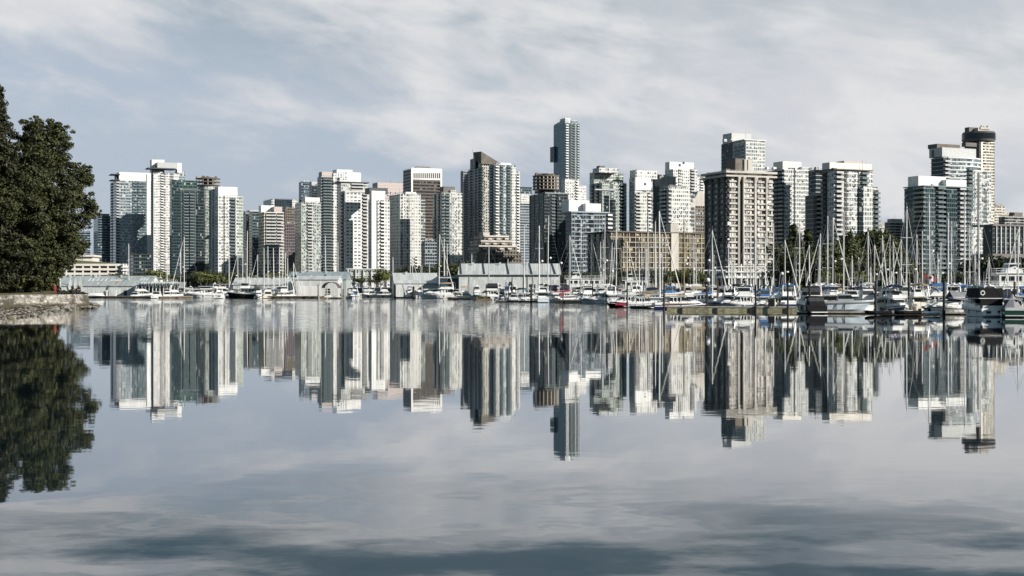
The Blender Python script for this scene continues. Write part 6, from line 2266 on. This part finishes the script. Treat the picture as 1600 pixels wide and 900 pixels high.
for row, (ya, du) in enumerate([(13, 25), (34, 27), (58, 27), (86, 27), (112, 28)]):
    u = 1262 + row * 7 if row else 1352
    while u < 1680:
        if not (row == 0 and (1405 < u < 1455 or 1480 < u < 1625)):
            berth(u + rngb.uniform(-4, 4), front(u) + ya + rngb.uniform(-3, 3), rngb.uniform(6.8, 10), rngb.choice([STERN, BOW, STERN, LEFT]))
        u += du
for row, ya in enumerate([24, 50]):
    u = 780 + row * 12
    while u < 1240:
        berth(u + rngb.uniform(-6, 6), front(u) + ya + rngb.uniform(-4, 6), rngb.uniform(6.5, 9.5), rngb.choice([STERN, BOW, LEFT, RIGHT]))
        u += 25 + row * 4
for u, Y in [(246, 440), (262, 446), (276, 448), (404, 436), (420, 440), (434, 442), (448, 440), (300, 470), (330, 480), (572, 500), (583, 505), (594, 500), (604, 498), (556, 510), (576, 540), (590, 545), (730, 412), (745, 408), (655, 446), (640, 450), (213, 446)]:
    berth(u, Y, rngb.uniform(6, 8.5), rngb.choice([STERN, BOW, LEFT, RIGHT]), hull='white' if rngb.random() < .8 else None)
for i, (u, Y, r, c, lab) in enumerate([(341, 430, RIGHT, 'canvas_white', 'white dinghy at the stern of the classic motor yacht'), (403, 430, STERN, 'boat_white', 'white tender hanging at the stern of the black trawler yacht'),
                                       (792, 340, RIGHT, 'canvas_grey', 'grey inflatable dinghy upside of the centre dock end'), (1372, 186, LEFT, 'canvas_black', 'black inflatable tied along the dock by the tall piling'),
                                       (1398, 188, RIGHT, 'canvas_grey', 'grey rigid inflatable at the low dock near the cream cruiser'), (1458, 182, BOW, 'boat_pale_blue', 'pale blue dinghy standing bow first at the dock'),
                                       (1418, 186, LEFT, 'canvas_black', 'dark rowing dinghy lying low beside the cream cruiser'), (1176, 232, LEFT, 'canvas_grey', 'small grey inflatable on the long dock by the cruiser')]):
    dinghy(u, Y, r, 3.4, c, lab, .05)

# ------------------------------------------------------------------ docks, pilings and small dock furniture
def dock(u0, Y0, u1, Y1, w, label, top=.55, mat='dock_float', name='floating_dock'):
    a, b2 = Vector((at(u0, Y0), Y0)), Vector((at(u1, Y1), Y1))
    d = b2 - a
    L = d.length
    root = empty(name, (a.x, a.y, 0), math.atan2(d.y, d.x), label, 'dock', 'floating docks of the marina')
    MB().box(0, L, 0, w, -.3, top - .16).build('float', mat, root)
    MB().box(-.05, L + .05, -.08, w + .08, top - .157, top).build('deck', 'dock_edge', root)
    me = MB().box(0, .5, -.14, -.09, -.2, top - .2).mesh('bumper', 'pile_dark')
    k = 2.
    while k < L - 1:
        link('bumper', me, root, (k, 0, 0))
        k += 5.5
    return root


dock(138, 446, 238, 436, 4, 'brown weathered log dock in front of the left boathouse', .75, 'dock_wood')
dock(238, 436, 300, 438, 4, 'weed darkened dock below the saw toothed stalls', .7, 'dock_wood')
dock(418, 436, 500, 430, 4, 'brown timber dock in front of the off white shed', .8, 'dock_wood')
dock(566, 470, 618, 466, 6, 'pale floating dock between the middle sheds', .9, 'concrete')
dock(618, 440, 668, 432, 3, 'low dark dock along the pale boathouse', .5, 'pile_dark')
dock(700, 404, 752, 398, 3, 'narrow dock beside the large white cruiser', .5, 'dock_wood')
dock(775, 336, 868, 332, 3, 'dark dock under the row of small runabouts', .4, 'pile_dark')
dock(868, 314, 962, 307, 3, 'mossy pale dock below the red sail cover boat', .75)
dock(985, 244, 1048, 240, 3, 'dark dock beside the grey runabout', .45, 'pile_dark')
dock(1042, 216.5, 1246, 213, 3, 'long yellowish mossy dock in front of the ribbed tower', .75)
dock(1246, 196, 1368, 194, 2.4, 'black dock under the patrol boat lift', .3, 'pile_dark')
dock(1378, 190, 1468, 188, 2.4, 'low dock with tenders in front of the cream cruiser', .32, 'dock_wood')
dock(1478, 189, 1560, 187, 2, 'dark dock below the black canvas cruiser', .3, 'pile_dark')
for k, (u, w) in enumerate([(1300, 'under the poplars'), (1390, 'beside the poplar row end'), (1470, 'below the teal tower'), (1550, 'below the curved banded tower')]):
    dock(u, front(u) + 18, u - 8, front(u) + 150, 2, 'long timber finger dock running back between boats ' + w, .5, 'dock_wood')

# planted raft
root = empty('raft', (at(744, 372), 372, 0), .05, 'small raft overgrown with green weed left of the runabouts', 'raft')
MB().box(0, 4.4, 0, 3, -.3, .55).build('float', 'dock_wood', root)
bl = [(lr.uniform(.3, 4.1), lr.uniform(.2, 2.6), .75, .55, .4) for _ in range(12)]
link('weed', leaf_mesh('weed', leaf_cloud(bl, 900, .14, 51, .3), 'leaf_bright'), root)

PILES = [(800, 434, 352, .2, 0), (790.6, 441, 345, .16, 0), (794, 443, 346, .16, 0), (817.5, 432, 372, .2, 0), (823.5, 430, 368, .24, 0), (830, 445, 330, .36, 0), (879.6, 444, 318, .2, 1), (926, 444, 305, .2, 1), (980, 442, 250, .2, 0),
         (1037.5, 443, 230, .22, 0), (1104, 446, 217, .2, 0), (1121, 437, 250, .22, 1), (1180.7, 446, 214, .22, 0), (1231, 441, 212, .2, 0), (1265, 441, 196, .22, 0), (1368, 440, 188, .24, 0), (1420, 441, 215, .24, 0), (1475, 440, 184, .26, 0),
         (1585, 441, 198, .2, 0), (533, 443, 440, .25, 1), (617, 446, 440, .5, 0), (646, 449, 436, .55, 0), (652, 455, 432, .3, 0), (759.5, 444, 380, .2, 0), (497, 445, 438, .25, 1), (536, 452, 436, .3, 1), (1208, 446, 240, .18, 1), (1330, 446, 236, .2, 0), (1545, 446, 232, .2, 0)]
for u, vt, Y, r, brown in PILES:
    r *= .72
    h = zat(vt, Y)
    root = empty('piling', (at(u, Y), Y, 0), 0, None, 'piling', 'mooring piles of the marina')
    g = random.Random(int(u))
    mb = MB()
    rows = []
    for k in range(6):
        t = k / 5
        rr = r * (1.08 - .14 * t) * g.uniform(.94, 1.06)
        rows.append([(rr * math.cos(2 * math.pi * q / 9), rr * math.sin(2 * math.pi * q / 9), -1 + (h + 1) * t) for q in range(9)])
    mb.loft(rows, close=True).build('pole', 'pile_brown' if brown else 'pile_dark', root)
    MB().tube((0, 0, h), (0, 0, h + r * 1.1), r * 1.05, r * .1, 9).build('cap', 'boat_white' if u == 1104 else 'pile_dark', root)
    MB().tube((0, 0, .7), (0, 0, .85), r * 1.5, n=10).build('hoop', 'dark_metal', root)
    name_later(root, ('brown wooden' if brown else 'dark') + (' thick' if r > .3 else '') + ' mooring pile', u)

# black deck box, white dock boxes, lamp posts
root = empty('deck_box', (at(1206, 214), 214, .75), 0, 'tall black locker standing on the long mossy dock', 'locker')
MB().box(-.45, .45, 0, .7, 0, 1.15).build('body', 'canvas_black', root)
MB().box(-.48, .48, -.04, .74, 1.153, 1.22).build('lid', 'dark_metal', root)
MB().box(.46, .56, -.02, .1, 0, 1.2).build('frame', 'boat_white', root)
for u, Y, w, h, lab in [(165.5, 440, .7, 1.9, 'left one of two white bollard pedestals on the brown log dock'), (179.5, 439, .7, 1.9, 'right one of two white bollard pedestals on the brown log dock')]:
    root = empty('dock_pedestal', (at(u, Y), Y + 1, .75), 0, lab, 'pedestal')
    MB().box(-w / 2 * .6, w / 2 * .6, -.2, .2, 0, h * .75).build('body', 'boat_white', root)
    MB().box(-w / 2, w / 2, -.3, .3, h * .75 + .002, h).build('cap', 'boat_white', root)
# low pile of white gear on the left dock
root = empty('rowing_shell', (at(148, 442), 444, .78), .05, 'long white upturned rowing skiff lying on the brown log dock', 'skiff')
mb, sh = hull_mb(5.5, 1.1, .5, .45, .4)
o = mb.build('hull', ['boat_white', 'boat_white'], root)
o.rotation_euler.x = math.pi
o.location.z = .5

# arched boat shelter
root = empty('boat_shelter', (at(500, 428), 428, .3), 0, 'dark arched canvas boat shelter on timber posts at the end of the timber dock', 'shelter')
rows = []
for k in range(10):
    a = math.pi * k / 9
    rows.append([(3.1 + 2.7 * math.cos(a), 0, 3.0 + 2.0 * math.sin(a)), (3.1 + 2.7 * math.cos(a), 7, 3.0 + 2.0 * math.sin(a)), (3.1 + 2.55 * math.cos(a), 7, 3.0 + 1.88 * math.sin(a)), (3.1 + 2.55 * math.cos(a), 0, 3.0 + 1.88 * math.sin(a))])
MB().loft(rows, close=True).build('canopy', 'purple_stone', root)
for x in (-.4, 2.2, 4.4, 6.4):
    MB().box(x, x + .22, -.3, -.1, -.8, 3.0).build('post', 'white_warm', root)
for z in (1.2, 2.1, 2.9):
    MB().box(-.6, 6.8, -.36, -.31, z, z + .16).build('rail', 'white_warm', root)
MB().box(-.6, 6.8, -.2, 7, -.35, .1).build('deck', 'dock_wood', root)
cruiser(513, 436, STERN, 6, 'white', 'black', False, 'enclosure', False, 'small dark canvassed boat inside the arched shelter')

# dock lamps with white globes
for u, vt, Y in [(1104.5, 441, 218.2), (860, 405, 410), (847, 410, 400), (948, 409, 390), (983, 409, 400), (877, 413, 380), (899, 407, 420), (1074, 405, 380), (1108, 409, 360), (957, 426, 330), (1083, 421, 330), (1222, 430, 300), (1300, 403, 380), (1466, 410, 330)]:
    root = empty('dock_lamp', (at(u + (1.6 if u == 1104.5 else 0), Y), Y, .4), 0, None, 'lamp', 'globe lamps along the docks')
    h = zat(vt, Y) - .4
    MB().tube((0, 0, 0), (0, 0, h), .06, .05, 6).build('pole', 'dark_metal', root)
    rows = []
    for k in range(7):
        th_ = math.pi * k / 6
        rows.append([(.36 * math.sin(th_) * math.cos(2 * math.pi * q / 10) + 1e-4 * q, .36 * math.sin(th_) * math.sin(2 * math.pi * q / 10), h + .36 - .36 * math.cos(th_)) for q in range(10)])
    MB().loft(rows, close=True).build('globe', 'boat_white', root)
    name_later(root, 'white globe lamp on a thin dock post', u)


# ------------------------------------------------------------------ people on the seawall
def person(u, Y, z, rz, top, sit, label, bag=None):
    root = empty('person', (at(u, Y), Y, z), rz, label, 'person', 'people on the seawall path')
    me = bpy.data.meshes.new('body')
    if sit:
        V = [(0, 0, .22), (0, .02, .48), (0, .03, .66), (0, .0, .75), (0, -.02, .88),
             (.1, -.05, .2), (.13, -.42, .42), (.13, -.5, .05), (.13, -.62, .04), (-.1, -.05, .2), (-.13, -.42, .42), (-.13, -.5, .05), (-.13, -.62, .04),
             (.2, .02, .62), (.26, -.12, .42), (.14, -.36, .42), (-.2, .02, .62), (-.26, -.12, .42), (-.14, -.36, .42)]
    else:
        V = [(0, 0, .92), (0, .01, 1.18), (0, .01, 1.42), (0, 0, 1.52), (0, -.02, 1.63),
             (.1, 0, .88), (.11, -.02, .48), (.12, .02, .08), (.12, -.12, .04), (-.1, 0, .88), (-.11, .03, .48), (-.12, .06, .08), (-.12, -.08, .04),
             (.2, 0, 1.4), (.26, .02, 1.12), (.24, -.1, .9), (-.2, 0, 1.4), (-.26, .02, 1.12), (-.24, -.1, .9)]
    E = [(0, 1), (1, 2), (2, 3), (3, 4), (0, 5), (5, 6), (6, 7), (7, 8), (0, 9), (9, 10), (10, 11), (11, 12), (2, 13), (13, 14), (14, 15), (2, 16), (16, 17), (17, 18)]
    rad = [.15, .14, .15, .06, .1, .1, .075, .05, .045, .1, .075, .05, .045, .075, .05, .04, .075, .05, .04]
    me.from_pydata(V, E, [])
    me.materials.append(MATS[top])
    o = link('body', me, root)
    o.modifiers.new('skin', 'SKIN')
    for k, r in enumerate(rad):
        me.skin_vertices[0].data[k].radius = (r, r)
        me.skin_vertices[0].data[k].use_root = (k == 0)
    o.modifiers.new('smooth', 'SUBSURF').levels = 1
    hx, hy, hz = V[4]
    rows = []
    for k in range(8):
        th_ = math.pi * k / 7
        rows.append([(.1 * math.sin(th_) * math.cos(2 * math.pi * q / 10) + 1e-4 * q, hy + .12 * math.sin(th_) * math.sin(2 * math.pi * q / 10), hz + .03 - .14 * math.cos(th_)) for q in range(10)])
    MB().loft(rows, close=True).build('head', 'skin', root)
    rows = []
    for k in range(5):
        th_ = math.pi * (.5 + .5 * k / 4)
        rows.append([(.115 * math.sin(th_) * math.cos(2 * math.pi * q / 10) + 1e-4 * q, hy + .03 + .13 * math.sin(th_) * math.sin(2 * math.pi * q / 10), hz + .05 - .15 * math.cos(th_)) for q in range(10)])
    MB().loft(rows, close=True).build('hair', 'hair', root)
    return root


person(86, 235.5, 2.46, .4, 'red_cloth', False, 'person in a red top standing on the seawall path')
person(93.5, 236.5, 2.46, -.3, 'dark_cloth', True, 'person in dark clothes sitting alone on the seawall')
person(115, 238.3, 2.46, .2, 'dark_cloth', True, 'person in dark clothes sitting under the left white sail panel')
person(121.5, 238.6, 2.46, .5, 'dark_cloth', True, 'person in black sitting by the middle white sail panel')
person(124.5, 239, 2.46, -.5, 'canvas_navy', True, 'person in navy sitting nearest the end of the seawall')
for u, Y, w, h, lab in [(100, 238.5, 2.2, .9, 'low dark shrub on the seawall between the seated people'), (122, 241, 2.4, 1.7, 'dark pointed shrub near the end of the seawall'), (113, 240.5, 1.4, 1.7, 'narrow dark shrub beside the white sail panel'), (93, 240, 1.2, 1.5, 'dark shrub behind the person sitting alone'), (130, 241, 2.2, .5, 'low ground shrub at the very end of the seawall')]:
    root = empty('shrub', (at(u, Y), Y, 2.45), 0, lab, 'shrub')
    bl = [(lr.uniform(-.5, .5) * w * .6 * (1 - k / 10), lr.uniform(-.4, .4), h * (.15 + .07 * k), w * .3 * (1 - k / 13), h * .2) for k in range(10)]
    link('foliage', leaf_mesh('foliage', leaf_cloud(bl, 900, .12, int(u), .3), 'leaf_dark'), root)
    MB().tube((0, 0, -.1), (0, 0, h * .6), .05, .03, 6).build('stem', 'bark', root)

finish_labels()
